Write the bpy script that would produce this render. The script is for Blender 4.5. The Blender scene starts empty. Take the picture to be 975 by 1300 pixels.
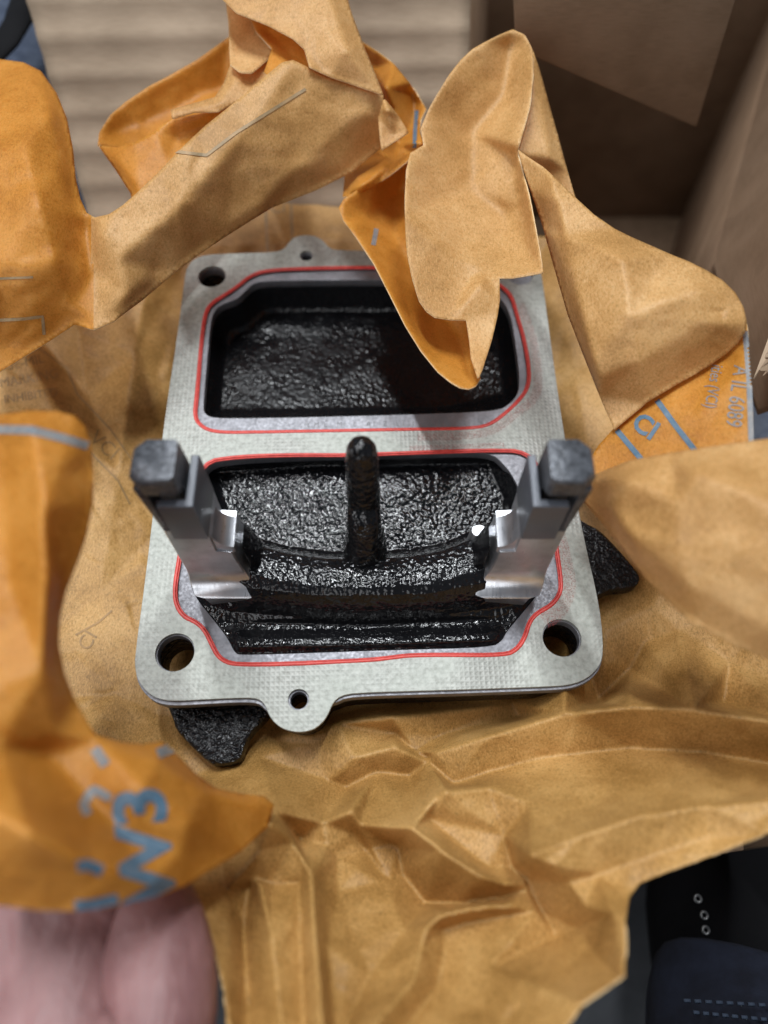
import bpy, bmesh, math, random
import numpy as np
from mathutils import Vector, Matrix, noise
from mathutils.geometry import delaunay_2d_cdt

# ------------------------------------------------------------------ camera, world, lights (1 unit = 1 cm)
S = bpy.context.scene
S.unit_settings.system = 'METRIC'
S.unit_settings.scale_length = 0.01
CAMH, FPX, PITCH = 18.0, 975.0, math.radians(63)
cam_data = bpy.data.cameras.new("camera")
cam = bpy.data.objects.new("camera", cam_data)
S.collection.objects.link(cam)
S.camera = cam
cam.location = (0, 0, CAMH)
cam.rotation_euler = (math.pi / 2 - PITCH, 0, 0)
cam_data.sensor_fit = 'VERTICAL'
cam_data.sensor_height = 36
cam_data.lens = FPX / 1300 * 36
cam_data.clip_start = 0.1
cam_data.clip_end = 2000
cam_data.dof.use_dof = True
cam_data.dof.focus_distance = 19.2
cam_data.dof.aperture_fstop = 0.07

W = bpy.data.worlds.new("World")
S.world = W
W.use_nodes = True
W.node_tree.nodes['Background'].inputs[0].default_value = (0.80, 0.88, 1.0, 1)
W.node_tree.nodes['Background'].inputs[1].default_value = 0.12

def area(name, loc, target, sx, sy, power, col):
    l = bpy.data.lights.new(name, 'AREA')
    l.shape = 'RECTANGLE'; l.size = sx; l.size_y = sy; l.energy = power; l.color = col
    o = bpy.data.objects.new(name, l)
    S.collection.objects.link(o)
    o.location = loc
    d = Vector(target) - Vector(loc)
    o.rotation_euler = d.to_track_quat('-Z', 'Y').to_euler()
    return o
area("ceiling_tube_light", (-24, 74, 150), (0, 8, 0), 5, 76, 125000, (0.93, 0.97, 1.0))
area("ceiling_tube_light", (24, 60, 150), (0, 8, 0), 5, 76, 100000, (0.93, 0.97, 1.0))
area("front_fill_light", (-80, -150, 110), (0, 8, 0), 150, 110, 120000, (0.96, 0.98, 1.0))  # added fill behind the camera to brighten the arm feet, not a window
area("left_fill_light", (-130, 20, 170), (0, 8, 0), 90, 120, 130000, (0.97, 0.98, 1.0))  # soft fill added high on the left, clear of the black paint's reflections

S.view_settings.view_transform = 'Standard'
S.view_settings.look = 'None'
S.view_settings.exposure = 0.32
S.view_settings.gamma = 1

# ------------------------------------------------------------------ geometry helpers
SP, CP = math.sin(PITCH), math.cos(PITCH)
def ray(px, py):
    a = (np.asarray(px, float) - 487.5) / FPX
    b = (650 - np.asarray(py, float)) / FPX
    return a, CP + SP * b, -SP + CP * b
def at(px, py, z=0.0):
    dx, dy, dz = ray(px, py)
    t = (z - CAMH) / dz
    return Vector((float(t * dx), float(t * dy), float(z)))
def aty(px, py, y):
    dx, dy, dz = ray(px, py)
    t = y / dy
    return Vector((float(t * dx), float(y), float(CAMH + t * dz)))

def link(o, parent=None):
    S.collection.objects.link(o)
    if parent is not None:
        o.parent = parent
    return o
def mesh_obj(name, verts, faces, mats, parent=None, mi=None, smooth=True):
    me = bpy.data.meshes.new(name)
    me.from_pydata([tuple(v) for v in verts], [], [tuple(f) for f in faces])
    for m in (mats if isinstance(mats, (list, tuple)) else [mats]):
        me.materials.append(m)
    if mi is not None:
        me.polygons.foreach_set('material_index', np.asarray(mi, np.int32))
    me.polygons.foreach_set('use_smooth', [smooth] * len(me.polygons))
    me.update()
    return link(bpy.data.objects.new(name, me), parent)
def bm_obj(name, bm, mats, parent=None, smooth=True, sharp=0.6):
    bmesh.ops.recalc_face_normals(bm, faces=bm.faces)
    me = bpy.data.meshes.new(name)
    bm.to_mesh(me); bm.free()
    for m in (mats if isinstance(mats, (list, tuple)) else [mats]):
        me.materials.append(m)
    me.polygons.foreach_set('use_smooth', [smooth] * len(me.polygons))
    if smooth and sharp:
        me.set_sharp_from_angle(angle=sharp)
    return link(bpy.data.objects.new(name, me), parent)
def thing(name, label, cat, loc=(0, 0, 0), group=None):
    o = bpy.data.objects.new(name, None)
    o.empty_display_size = 0.5
    S.collection.objects.link(o)
    # parts are modelled in world space round an Empty at the thing's base
    o.location = loc
    o['label'] = label; o['category'] = cat
    if group: o['group'] = group
    return o
def adopt(root):
    bpy.context.view_layer.update()
    inv = root.matrix_world.inverted()
    for c in root.children:
        c.matrix_parent_inverse = inv

def catmull(pts, n=8, closed=True):
    P = [np.array(p, float) for p in pts]
    N = len(P); out = []
    rng = N if closed else N - 1
    for i in range(rng):
        if closed:
            p0, p1, p2, p3 = P[(i - 1) % N], P[i], P[(i + 1) % N], P[(i + 2) % N]
        else:
            p0, p1, p2, p3 = P[max(i - 1, 0)], P[i], P[i + 1], P[min(i + 2, N - 1)]
        for k in range(n):
            t = k / n
            out.append(0.5 * ((2 * p1) + (-p0 + p2) * t + (2 * p0 - 5 * p1 + 4 * p2 - p3) * t * t + (-p0 + 3 * p1 - 3 * p2 + p3) * t ** 3))
    if not closed:
        out.append(P[-1])
    return out
def chaikin(pts, it=2, closed=True):
    P = [np.array(p, float) for p in pts]
    for _ in range(it):
        Q = []
        N = len(P)
        for i in range(N if closed else N - 1):
            a, b = P[i], P[(i + 1) % N]
            Q += [a * .75 + b * .25, a * .25 + b * .75]
        if not closed:
            Q = [P[0]] + Q + [P[-1]]
        P = Q
    return P
def world_xy(pxpts, z=0.0):
    return [at(p[0], p[1], z) for p in pxpts]
def circle_xy(c, r, n=40):
    return [Vector((c[0] + r * math.cos(a), c[1] + r * math.sin(a), 0)) for a in [2 * math.pi * k / n for k in range(n)]]

def slab(name, outer, holes, z0, z1, mat, parent=None, bevel=0.0):
    cu = bpy.data.curves.new(name, 'CURVE')
    cu.dimensions = '2D'; cu.fill_mode = 'BOTH'
    cu.extrude = (z1 - z0) / 2 - bevel; cu.bevel_depth = bevel; cu.bevel_resolution = 1
    cu.offset = -bevel
    for loop in [outer] + list(holes):
        sp = cu.splines.new('POLY')
        sp.points.add(len(loop) - 1)
        for i, p in enumerate(loop):
            sp.points[i].co = (p[0], p[1], 0, 1)
        sp.use_cyclic_u = True
    tmp = bpy.data.objects.new(name + "_tmp", cu)
    S.collection.objects.link(tmp)
    dg = bpy.context.evaluated_depsgraph_get()
    me = bpy.data.meshes.new_from_object(tmp.evaluated_get(dg))
    bpy.data.objects.remove(tmp); bpy.data.curves.remove(cu)
    me.name = name
    me.transform(Matrix.Translation((0, 0, (z0 + z1) / 2)))
    me.materials.clear(); me.materials.append(mat)
    me.polygons.foreach_set('use_smooth', [True] * len(me.polygons))
    me.set_sharp_from_angle(angle=0.5)
    return link(bpy.data.objects.new(name, me), parent)

def tube_verts(path, rad, closed=False, n=8, flat=1.0):
    vs, fs = [], []
    P = [Vector(p) for p in path]; N = len(P)
    for i, p in enumerate(P):
        a = P[(i - 1) % N] if (closed or i > 0) else P[i]
        b = P[(i + 1) % N] if (closed or i < N - 1) else P[i]
        t = (b - a).normalized()
        up = Vector((0, 0, 1)) if abs(t.z) < .9 else Vector((1, 0, 0))
        s = t.cross(up).normalized(); u = s.cross(t).normalized()
        r = rad[i] if hasattr(rad, '__len__') else rad
        for k in range(n):
            an = 2 * math.pi * k / n
            vs.append(p + s * (r * math.cos(an)) + u * (r * flat * math.sin(an)))
    for i in range(N if closed else N - 1):
        j = (i + 1) % N
        for k in range(n):
            l = (k + 1) % n
            fs.append((i * n + k, i * n + l, j * n + l, j * n + k))
    if not closed:
        fs.append(tuple(range(n))[::-1]); fs.append(tuple((N - 1) * n + k for k in range(n)))
    return vs, fs

def ringloft(name, rings, mat, parent=None, cap=True, sharp=0.6, closed=True):
    bm = bmesh.new()
    R = [[bm.verts.new(tuple(p)) for p in r] for r in rings]
    n = len(R[0])
    for a, b in zip(R[:-1], R[1:]):
        for k in range(n if closed else n - 1):
            bm.faces.new((a[k], a[(k + 1) % n], b[(k + 1) % n], b[k]))
    if cap:
        bm.faces.new(R[0][::-1]); bm.faces.new(R[-1])
    return bm_obj(name, bm, mat, parent, sharp=sharp)

def bevel_box(name, corners8, mat, parent=None, w=0.05, seg=2):
    bm = bmesh.new()
    v = [bm.verts.new(tuple(c)) for c in corners8]   # 4 bottom (ccw), 4 top (ccw)
    for f in ((3, 2, 1, 0), (4, 5, 6, 7), (0, 1, 5, 4), (1, 2, 6, 5), (2, 3, 7, 6), (3, 0, 4, 7)):
        bm.faces.new([v[i] for i in f])
    bmesh.ops.recalc_face_normals(bm, faces=bm.faces)
    if w:
        bmesh.ops.bevel(bm, geom=list(bm.edges), offset=w, segments=seg, affect='EDGES', profile=0.5)
    return bm_obj(name, bm, mat, parent, sharp=0.9)
def board(name, quad, th, mat, parent=None, w=0.03):
    q = [Vector(p) for p in quad]
    n = (q[1] - q[0]).cross(q[3] - q[0]).normalized()
    return bevel_box(name, [p - n * th for p in q] + q, mat, parent, w, 1)

# ---------------- thin sheets: a height over the view rays, from hand-placed folds, triangulated
def inside(poly, X, Y):
    r = np.zeros(X.shape, bool)
    n = len(poly)
    for i in range(n):
        x0, y0 = poly[i][:2]; x1, y1 = poly[(i + 1) % n][:2]
        if y0 == y1: continue
        c = ((y0 > Y) != (y1 > Y)) & (X < (x1 - x0) * (Y - y0) / (y1 - y0) + x0)
        r ^= c
    return r
def tri_raster(pts, vals, tris, X, Y):
    Z = np.full(X.shape, np.nan)
    xs = X[0]; ys = Y[:, 0]
    for t in tris:
        (x0, y0), (x1, y1), (x2, y2) = [pts[k] for k in t]
        d = (y1 - y2) * (x0 - x2) + (x2 - x1) * (y0 - y2)
        if abs(d) < 1e-9: continue
        i0 = np.searchsorted(xs, min(x0, x1, x2) - 1e-6); i1 = np.searchsorted(xs, max(x0, x1, x2) + 1e-6)
        j0 = np.searchsorted(ys, min(y0, y1, y2) - 1e-6); j1 = np.searchsorted(ys, max(y0, y1, y2) + 1e-6)
        if i1 <= i0 or j1 <= j0: continue
        x = X[j0:j1, i0:i1]; y = Y[j0:j1, i0:i1]
        a = ((y1 - y2) * (x - x2) + (x2 - x1) * (y - y2)) / d
        b = ((y2 - y0) * (x - x2) + (x0 - x2) * (y - y2)) / d
        c = 1 - a - b
        m = (a > -1e-6) & (b > -1e-6) & (c > -1e-6)
        v = a * vals[t[0]] + b * vals[t[1]] + c * vals[t[2]]
        sub = Z[j0:j1, i0:i1]
        sub[m] = v[m]
    return Z
def fill_nan(Z, it=60):
    for _ in range(it):
        m = np.isnan(Z)
        if not m.any(): break
        P = np.pad(Z, 1, constant_values=np.nan)
        st = np.stack([P[:-2, 1:-1], P[2:, 1:-1], P[1:-1, :-2], P[1:-1, 2:]])
        c = (~np.isnan(st)).sum(0)
        s = np.nansum(st, 0)
        k = m & (c > 0)
        Z[k] = s[k] / c[k]
    Z[np.isnan(Z)] = np.nanmean(Z)
    return Z
def blur(Z, it):
    for _ in range(it):
        P = np.pad(Z, 1, mode='edge')
        Z = (P[:-2, 1:-1] + P[2:, 1:-1] + P[1:-1, :-2] + P[1:-1, 2:] + 4 * P[1:-1, 1:-1]) / 8
    return Z
def facets(X, Y, spacing, rs):
    x0, x1, y0, y1 = X.min() - spacing * 2, X.max() + spacing * 2, Y.min() - spacing * 2, Y.max() + spacing * 2
    n = int((x1 - x0) * (y1 - y0) / spacing ** 2) + 6
    P = [Vector((rs.uniform(x0, x1), rs.uniform(y0, y1))) for _ in range(n)]
    P += [Vector(p) for p in ((x0, y0), (x1, y0), (x1, y1), (x0, y1))]
    r = delaunay_2d_cdt(P, [], [], 0, 1e-4)
    vals = rs.uniform(-1, 1, len(r[0]))
    Z = tri_raster([tuple(v) for v in r[0]], vals, r[2], X, Y)
    return np.nan_to_num(Z)
FIELDS = {}
def pebbles(x, y, cell, seed=11):
    rs = np.random.RandomState(seed)
    jit = rs.uniform(-.42, .42, (256, 256, 2)); hh = rs.uniform(.45, 1.0, (256, 256))
    u, v = x / cell, y / cell
    iu, iv = np.floor(u).astype(int), np.floor(v).astype(int)
    h = np.zeros_like(u)
    for a in (-1, 0, 1):
        for b in (-1, 0, 1):
            ci, cj = (iu + a), (iv + b)
            j = jit[ci % 256, cj % 256]
            d2 = (u - (ci + .5 + j[..., 0])) ** 2 + (v - (cj + .5 + j[..., 1])) ** 2
            h = np.maximum(h, hh[ci % 256, cj % 256] * np.clip(1 - d2 * 1.25, 0, 1))
    return h
def sheet(name, bnd, creases, mats, parent, cell=4.0,  smooth=3, crum=((0.10, 55), (0.03, 22)), seed=1, thick=0.032, cblur=1, matfn=None, peb=None, relief=1.0):
    rs = np.random.RandomState(seed)
    V, E, vals = [], [], []
    def add(p):
        V.append(Vector((p[0], p[1]))); vals.append(p[2]); return len(V) - 1
    B = [add(p) for p in bnd]
    for i in range(len(B)): E.append((B[i], B[(i + 1) % len(B)]))
    for c in creases:
        ids = [add(p) for p in c]
        for a, b in zip(ids[:-1], ids[1:]): E.append((a, b))
    r = delaunay_2d_cdt(V, E, [], 0, 1e-3)
    vz = []
    for i, orig in enumerate(r[3]):
        if orig: vz.append(float(np.mean([vals[k] for k in orig])))
        else:
            d = [((v - r[0][i]).length, vals[k]) for k, v in enumerate(V)]
            d.sort(); w = [1 / (a + 1e-3) for a, _ in d[:3]]
            vz.append(sum(a * b[1] for a, b in zip(w, d[:3])) / sum(w))
    xs = np.arange(min(p[0] for p in bnd) - cell * 2, max(p[0] for p in bnd) + cell * 2.1, cell)
    ys = np.arange(min(p[1] for p in bnd) - cell * 2, max(p[1] for p in bnd) + cell * 2.1, cell)
    X, Y = np.meshgrid(xs, ys)
    Z = tri_raster([tuple(v) for v in r[0]], vz, r[2], X, Y)
    poly = [(p[0], p[1]) for p in bnd]
    Z[~inside(poly, X, Y) & ~np.isnan(Z)] = np.nan
    Z = fill_nan(Z)
    Z = blur(Z, smooth)
    if relief != 1.0:
        Zb = blur(Z, 400); Z = Zb + (Z - Zb) * relief
    if matfn is not None or (mats[0] in (TAN, ORANGE) and name != 'paper_base'):
        Z = Z + facets(X, Y, 46, rs) * .040 + facets(X, Y, 17, rs) * .007
    for amp, spc in crum:
        Z = Z + blur(facets(X, Y, spc, rs), cblur) * amp
    # cells
    ny, nx = X.shape
    CX = (X[:-1, :-1] + X[1:, 1:]) / 2; CY = (Y[:-1, :-1] + Y[1:, 1:]) / 2
    keep = inside(poly, CX, CY)
    PX, PY = X.copy(), Y.copy()
    used = np.zeros(X.shape, int)
    used[:-1, :-1] += keep; used[1:, :-1] += keep; used[:-1, 1:] += keep; used[1:, 1:] += keep
    segs = [(np.array(poly[i]), np.array(poly[(i + 1) % len(poly)])) for i in range(len(poly))]
    for j, i in zip(*np.where((used > 0) & (used < 4))):
        p = np.array((X[j, i], Y[j, i])); best = (1e9, None)
        for a, b in segs:
            ab = b - a; t = np.clip(((p - a) @ ab) / (ab @ ab + 1e-9), 0, 1); q = a + ab * t
            d = np.hypot(*(p - q))
            if d < best[0]: best = (d, q)
        if best[0] < cell * 1.5: PX[j, i], PY[j, i] = best[1]
    idx = -np.ones(X.shape, int)
    uj, ui = np.where(used > 0)
    idx[uj, ui] = np.arange(len(uj))
    dx, dy, dz = ray(PX[uj, ui], PY[uj, ui])
    gu = np.clip((PX[uj, ui] - xs[0]) / cell, 0, nx - 1.001); gv = np.clip((PY[uj, ui] - ys[0]) / cell, 0, ny - 1.001)
    gi, gj = gu.astype(int), gv.astype(int); fu, fv = gu - gi, gv - gj
    zz = (Z[gj, gi] * (1 - fu) + Z[gj, gi + 1] * fu) * (1 - fv) + (Z[gj + 1, gi] * (1 - fu) + Z[gj + 1, gi + 1] * fu) * fv
    t = (zz - CAMH) / dz
    P = np.stack([t * dx, t * dy, zz], 1)
    kj, ki = np.where(keep)
    F = np.stack([idx[kj, ki], idx[kj + 1, ki], idx[kj + 1, ki + 1], idx[kj, ki + 1]], 1)
    Nn = np.zeros_like(P)
    fn = np.cross(P[F[:, 2]] - P[F[:, 0]], P[F[:, 3]] - P[F[:, 1]])
    for k in range(4): np.add.at(Nn, F[:, k], fn)
    Nn /= np.linalg.norm(Nn, axis=1, keepdims=True) + 1e-12
    n = len(P)
    if peb:
        inner = (used[uj, ui] == 4)
        P = P + Nn * (pebbles(P[:, 0], P[:, 1] - P[:, 2] * .8, peb[0]) * peb[1] * inner * np.clip((Nn[:, 2] - .5) / .3, 0, 1))[:, None]
    P2 = P - Nn * thick
    edges = {}
    for f in F:
        for k in range(4):
            a, b = int(f[k]), int(f[(k + 1) % 4])
            if (b, a) in edges: del edges[(b, a)]
            else: edges[(a, b)] = 1
    rim = [(b, a, a + n, b + n) for a, b in edges]
    allf = [tuple(f) for f in F] + [tuple(int(v) + n for v in f[::-1]) for f in F] + rim
    front = [0] * len(F) if matfn is None else [matfn(CX[j, i], CY[j, i]) for j, i in zip(kj, ki)]
    mi = front + [1] * len(F) + [2] * len(rim)
    o = mesh_obj(name, np.vstack([P, P2]), allf, mats, parent, mi)
    FIELDS[o.name] = (xs, ys, Z, poly)
    return o
def field_z(F, px, py):
    xs, ys, Z, _ = F
    u = np.clip((px - xs[0]) / (xs[1] - xs[0]), 0, len(xs) - 1.001); v = np.clip((py - ys[0]) / (ys[1] - ys[0]), 0, len(ys) - 1.001)
    i, j = int(u), int(v); a, b = u - i, v - j
    return (Z[j, i] * (1 - a) + Z[j, i + 1] * a) * (1 - b) + (Z[j + 1, i] * (1 - a) + Z[j + 1, i + 1] * a) * b
def poly_in(poly, x, y):
    return bool(inside(poly, np.array([[x]]), np.array([[y]]))[0, 0])
def drape(name, bm, F, mat, parent, lift=0.035):
    """flat print: 2D shapes draped over a sheet, clipped at its edge"""
    bmesh.ops.triangulate(bm, faces=bm.faces)
    for _ in range(4):
        long = [e for e in bm.edges if e.calc_length() > 7]
        if not long: break
        bmesh.ops.subdivide_edges(bm, edges=long, cuts=1)
        bmesh.ops.triangulate(bm, faces=[f for f in bm.faces if len(f.verts) > 3])
    dead = [f for f in bm.faces if not poly_in(F[3], f.calc_center_median().x, f.calc_center_median().y)]
    bmesh.ops.delete(bm, geom=dead, context='FACES')
    for v in bm.verts:
        z = field_z(F, v.co.x, v.co.y)
        v.co = at(v.co.x, v.co.y, z + lift)
    for f in bm.faces: 
        f.normal_update()
        if f.normal.z < 0: f.normal_flip()
    me = bpy.data.meshes.new(name); bm.to_mesh(me); bm.free()
    me.materials.append(mat)
    return link(bpy.data.objects.new(name, me), parent)
def text_print(name, s, org, ang, size, F, mat, parent, sx=1.0, bold=0.0, shear=0.0, lift=0.014, spacing=1.0):
    cu = bpy.data.curves.new("t", 'FONT'); cu.body = s; cu.size = 1; cu.offset = bold; cu.resolution_u = 3; cu.space_character = spacing
    tmp = bpy.data.objects.new("t", cu); S.collection.objects.link(tmp)
    me = bpy.data.meshes.new_from_object(tmp.evaluated_get(bpy.context.evaluated_depsgraph_get()))
    bpy.data.objects.remove(tmp); bpy.data.curves.remove(cu)
    bm = bmesh.new(); bm.from_mesh(me); bpy.data.meshes.remove(me)
    c, sn = math.cos(math.radians(ang)), math.sin(math.radians(ang))
    for v in bm.verts:
        x, y = (v.co.x + shear * v.co.y) * size * sx, v.co.y * size
        v.co = Vector((org[0] + x * c - y * sn, org[1] - (x * sn + y * c), 0))
    return drape(name, bm, F, mat, parent, lift)
def line_print(name, pts, w, F, mat, parent, lift=0.012):
    bm = bmesh.new()
    P = [np.array(p, float) for p in pts]
    prev = None
    dense = []
    for a, b in zip(P[:-1], P[1:]):
        n = max(1, int(np.hypot(*(b - a)) / 5))
        dense += [a + (b - a) * k / n for k in range(n)]
    dense.append(P[-1])
    for i, p in enumerate(dense):
        d = dense[min(i + 1, len(dense) - 1)] - dense[max(i - 1, 0)]
        nrm = np.array((-d[1], d[0])) / (np.hypot(*d) + 1e-9) * w / 2
        a = bm.verts.new((*(p + nrm), 0)); b = bm.verts.new((*(p - nrm), 0))
        if prev: bm.faces.new((prev[0], prev[1], b, a))
        prev = (a, b)
    return drape(name, bm, F, mat, parent, lift)

# ------------------------------------------------------------------ materials
def new_mat(name):
    m = bpy.data.materials.new(name); m.use_nodes = True
    nt = m.node_tree
    return m, nt, nt.nodes['Principled BSDF'], nt.nodes['Material Output']
def N(nt, typ, **kw):
    n = nt.nodes.new(typ)
    for k, v in kw.items():
        if k.startswith('i_'):
            key = k[2:]
            n.inputs[int(key) if key.isdigit() else key.replace('_', ' ')].default_value = v
        else: setattr(n, k, v)
    return n
def ramp(nt, stops):
    r = nt.nodes.new('ShaderNodeValToRGB')
    e = r.color_ramp.elements
    while len(e) < len(stops): e.new(0.5)
    for k, (p, c) in enumerate(stops):
        e[k].position = p; e[k].color = (*c, 1) if len(c) == 3 else c
    return r
def coords(nt, scale=(1, 1, 1)):
    tc = N(nt, 'ShaderNodeTexCoord'); mp = N(nt, 'ShaderNodeMapping')
    mp.inputs['Scale'].default_value = scale
    nt.links.new(tc.outputs['Object'], mp.inputs[0])
    return mp.outputs[0]
def paper_mat(name, c_dark, c_mid, c_light, transl=0.25, rough=0.42, trans_col=None):
    m, nt, b, out = new_mat(name)
    L = nt.links
    co = coords(nt)
    big = N(nt, 'ShaderNodeTexNoise', i_Scale=0.55, i_Detail=5.0, i_Roughness=0.6); L.new(co, big.inputs['Vector'])
    cs = coords(nt, (7, 2.0, 5))
    fib = N(nt, 'ShaderNodeTexNoise', i_Scale=4.5, i_Detail=7.0, i_Roughness=0.8, i_Distortion=0.4); L.new(cs, fib.inputs['Vector'])
    spk = N(nt, 'ShaderNodeTexNoise', i_Scale=16.0, i_Detail=2.0); L.new(co, spk.inputs['Vector'])
    add = N(nt, 'ShaderNodeMath', operation='MULTIPLY_ADD', i_1=0.62); L.new(fib.outputs[0], add.inputs[0])
    mul = N(nt, 'ShaderNodeMath', operation='MULTIPLY', i_1=0.38); L.new(big.outputs[0], mul.inputs[0]); L.new(mul.outputs[0], add.inputs[2])
    r = ramp(nt, [(0.41, c_dark), (0.5, c_mid), (0.59, c_light)]); L.new(add.outputs[0], r.inputs[0])
    r2 = ramp(nt, [(0.33, (.55, .55, .45)), (0.45, (1, 1, 1))]); L.new(spk.outputs[0], r2.inputs[0])
    mx = N(nt, 'ShaderNodeMix', data_type='RGBA', blend_type='MULTIPLY'); mx.inputs[0].default_value = 0.55
    L.new(r.outputs[0], mx.inputs[6]); L.new(r2.outputs[0], mx.inputs[7])
    L.new(mx.outputs[2], b.inputs['Base Color'])
    b.inputs['Roughness'].default_value = rough
    b.inputs['Specular IOR Level'].default_value = 0.5
    bp = N(nt, 'ShaderNodeBump', i_Strength=0.5, i_Distance=0.015); L.new(fib.outputs[0], bp.inputs['Height'])
    bp2 = N(nt, 'ShaderNodeBump', i_Strength=0.35, i_Distance=0.04)
    w = N(nt, 'ShaderNodeTexNoise', i_Scale=1.6, i_Detail=4.0, i_Roughness=0.55); L.new(co, w.inputs['Vector'])
    L.new(w.outputs[0], bp2.inputs['Height']); L.new(bp.outputs[0], bp2.inputs['Normal'])
    L.new(bp2.outputs[0], b.inputs['Normal'])
    tr = N(nt, 'ShaderNodeBsdfTranslucent')
    if trans_col: tr.inputs[0].default_value = (*trans_col, 1)
    else: L.new(mx.outputs[2], tr.inputs[0])
    ms = N(nt, 'ShaderNodeMixShader'); ms.inputs[0].default_value = transl
    L.new(b.outputs[0], ms.inputs[1]); L.new(tr.outputs[0], ms.inputs[2]); L.new(ms.outputs[0], out.inputs[0])
    return m
TAN = paper_mat("kraft_paper_plain", (.44, .245, .075), (.64, .375, .132), (.78, .51, .225), 0.30, .5, (.85, .45, .12))
ORANGE = paper_mat("kraft_paper_coated", (.46, .205, .024), (.67, .335, .052), (.77, .43, .095), 0.45, 0.45, (1.0, .50, .06))
RIM = paper_mat("kraft_paper_edge", (.70, .48, .24), (.80, .58, .32), (.85, .65, .4), 0.1)
DIRTY = paper_mat("kraft_paper_oily", (.36, .185, .045), (.56, .31, .092), (.71, .43, .155), 0.2, 0.5)
P_TAN, P_OR, P_DIRTY = [TAN, ORANGE, RIM], [ORANGE, TAN, RIM], [DIRTY, ORANGE, RIM]

def simple_mat(name, col, rough, metal=0.0, bump=None, spec=0.5, mottle=None, scale=4.0):
    m, nt, b, out = new_mat(name); L = nt.links
    co = coords(nt)
    b.inputs['Base Color'].default_value = (*col, 1)
    if mottle:
        n = N(nt, 'ShaderNodeTexNoise', i_Scale=scale, i_Detail=6.0, i_Roughness=0.65); L.new(co, n.inputs['Vector'])
        r = ramp(nt, [(0.3, mottle[0]), (0.7, mottle[1])]); L.new(n.outputs[0], r.inputs[0]); L.new(r.outputs[0], b.inputs['Base Color'])
    b.inputs['Roughness'].default_value = rough; b.inputs['Metallic'].default_value = metal
    b.inputs['Specular IOR Level'].default_value = spec
    if bump:
        n = N(nt, 'ShaderNodeTexNoise', i_Scale=bump[0], i_Detail=3.0); L.new(co, n.inputs['Vector'])
        bp = N(nt, 'ShaderNodeBump', i_Strength=bump[1], i_Distance=bump[2]); L.new(n.outputs[0], bp.inputs['Height']); L.new(bp.outputs[0], b.inputs['Normal'])
    return m
def black_paint(name, cell, strength, dist, rough=0.16, col=(.010, .010, .011), spec=0.36):
    m, nt, b, out = new_mat(name); L = nt.links
    co = coords(nt)
    wn = N(nt, 'ShaderNodeTexNoise', i_Scale=2.5, i_Detail=2.0); L.new(co, wn.inputs['Vector'])
    a = N(nt, 'ShaderNodeTexNoise', i_Scale=cell, i_Detail=1.5, i_Roughness=0.45, i_Distortion=0.3); L.new(co, a.inputs['Vector'])
    v = N(nt, 'ShaderNodeTexVoronoi', feature='SMOOTH_F1', i_Scale=cell * 0.62, i_Smoothness=0.6); L.new(co, v.inputs['Vector'])
    ad = N(nt, 'ShaderNodeMath', operation='SUBTRACT'); L.new(a.outputs[0], ad.inputs[0]); L.new(v.outputs[0], ad.inputs[1])
    bp = N(nt, 'ShaderNodeBump', i_Strength=strength, i_Distance=dist); L.new(ad.outputs[0], bp.inputs['Height']); L.new(bp.outputs[0], b.inputs['Normal'])
    rr = ramp(nt, [(0.35, (rough * .8,) * 3), (0.7, (rough * 2.0,) * 3)]); L.new(wn.outputs[0], rr.inputs[0]); L.new(rr.outputs[0], b.inputs['Roughness'])
    b.inputs['Base Color'].default_value = (*col, 1)
    b.inputs['Specular IOR Level'].default_value = spec
    return m
BLACK = black_paint("black_wrinkle_paint", 11.0, .35, 0.035, 0.07, (.006,.006,.007))
BLACK_SATIN = black_paint("black_pocket_paint", 12.0, .3, 0.02, 0.17, (.006, .006, .007), 0.22)
BLACK_PIN = black_paint("black_pin_paint", 8.5, .9, 0.07, 0.11, (.006, .006, .007))
BLACK_FINE = black_paint("black_textured_casting", 15.0, .9, 0.06, 0.16, (.006,.006,.007))

def metal_mat(name, col, rough, brush=(1, 60, 1), bstr=0.15, metal=0.95):
    m, nt, b, out = new_mat(name); L = nt.links
    co = coords(nt, brush)
    n = N(nt, 'ShaderNodeTexNoise', i_Scale=1.0, i_Detail=4.0); L.new(co, n.inputs['Vector'])
    c2 = coords(nt)
    m2 = N(nt, 'ShaderNodeTexNoise', i_Scale=2.2, i_Detail=5.0); L.new(c2, m2.inputs['Vector'])
    r = ramp(nt, [(0.3, tuple(c * .78 for c in col)), (0.7, tuple(min(1, c * 1.1) for c in col))]); L.new(m2.outputs[0], r.inputs[0]); L.new(r.outputs[0], b.inputs['Base Color'])
    r3 = ramp(nt, [(0.3, (rough * .8,) * 3), (0.7, (rough * 1.25,) * 3)]); L.new(n.outputs[0], r3.inputs[0]); L.new(r3.outputs[0], b.inputs['Roughness'])
    bp = N(nt, 'ShaderNodeBump', i_Strength=bstr, i_Distance=0.01); L.new(n.outputs[0], bp.inputs['Height']); L.new(bp.outputs[0], b.inputs['Normal'])
    b.inputs['Metallic'].default_value = metal
    return m
MACHINED = metal_mat("machined_aluminium", (.60, .61, .64), 0.34, (40, 3, 3), 0.2, 0.92)
LEDGE = metal_mat("milled_aluminium_face", (.26, .26, .28), 0.55, (14, 14, 3), 0.25, 0.8)
CAST = simple_mat("dull_cast_metal", (.05, .05, .055), 0.38, 0.3, (9, 0.5, 0.03), mottle=((.028, .03, .035), (.14, .15, .17)), scale=9)
BRACKET = simple_mat("grey_bracket_metal", (.085, .093, .112), 0.36, 0.1, (14, 0.15, 0.02))

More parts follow.
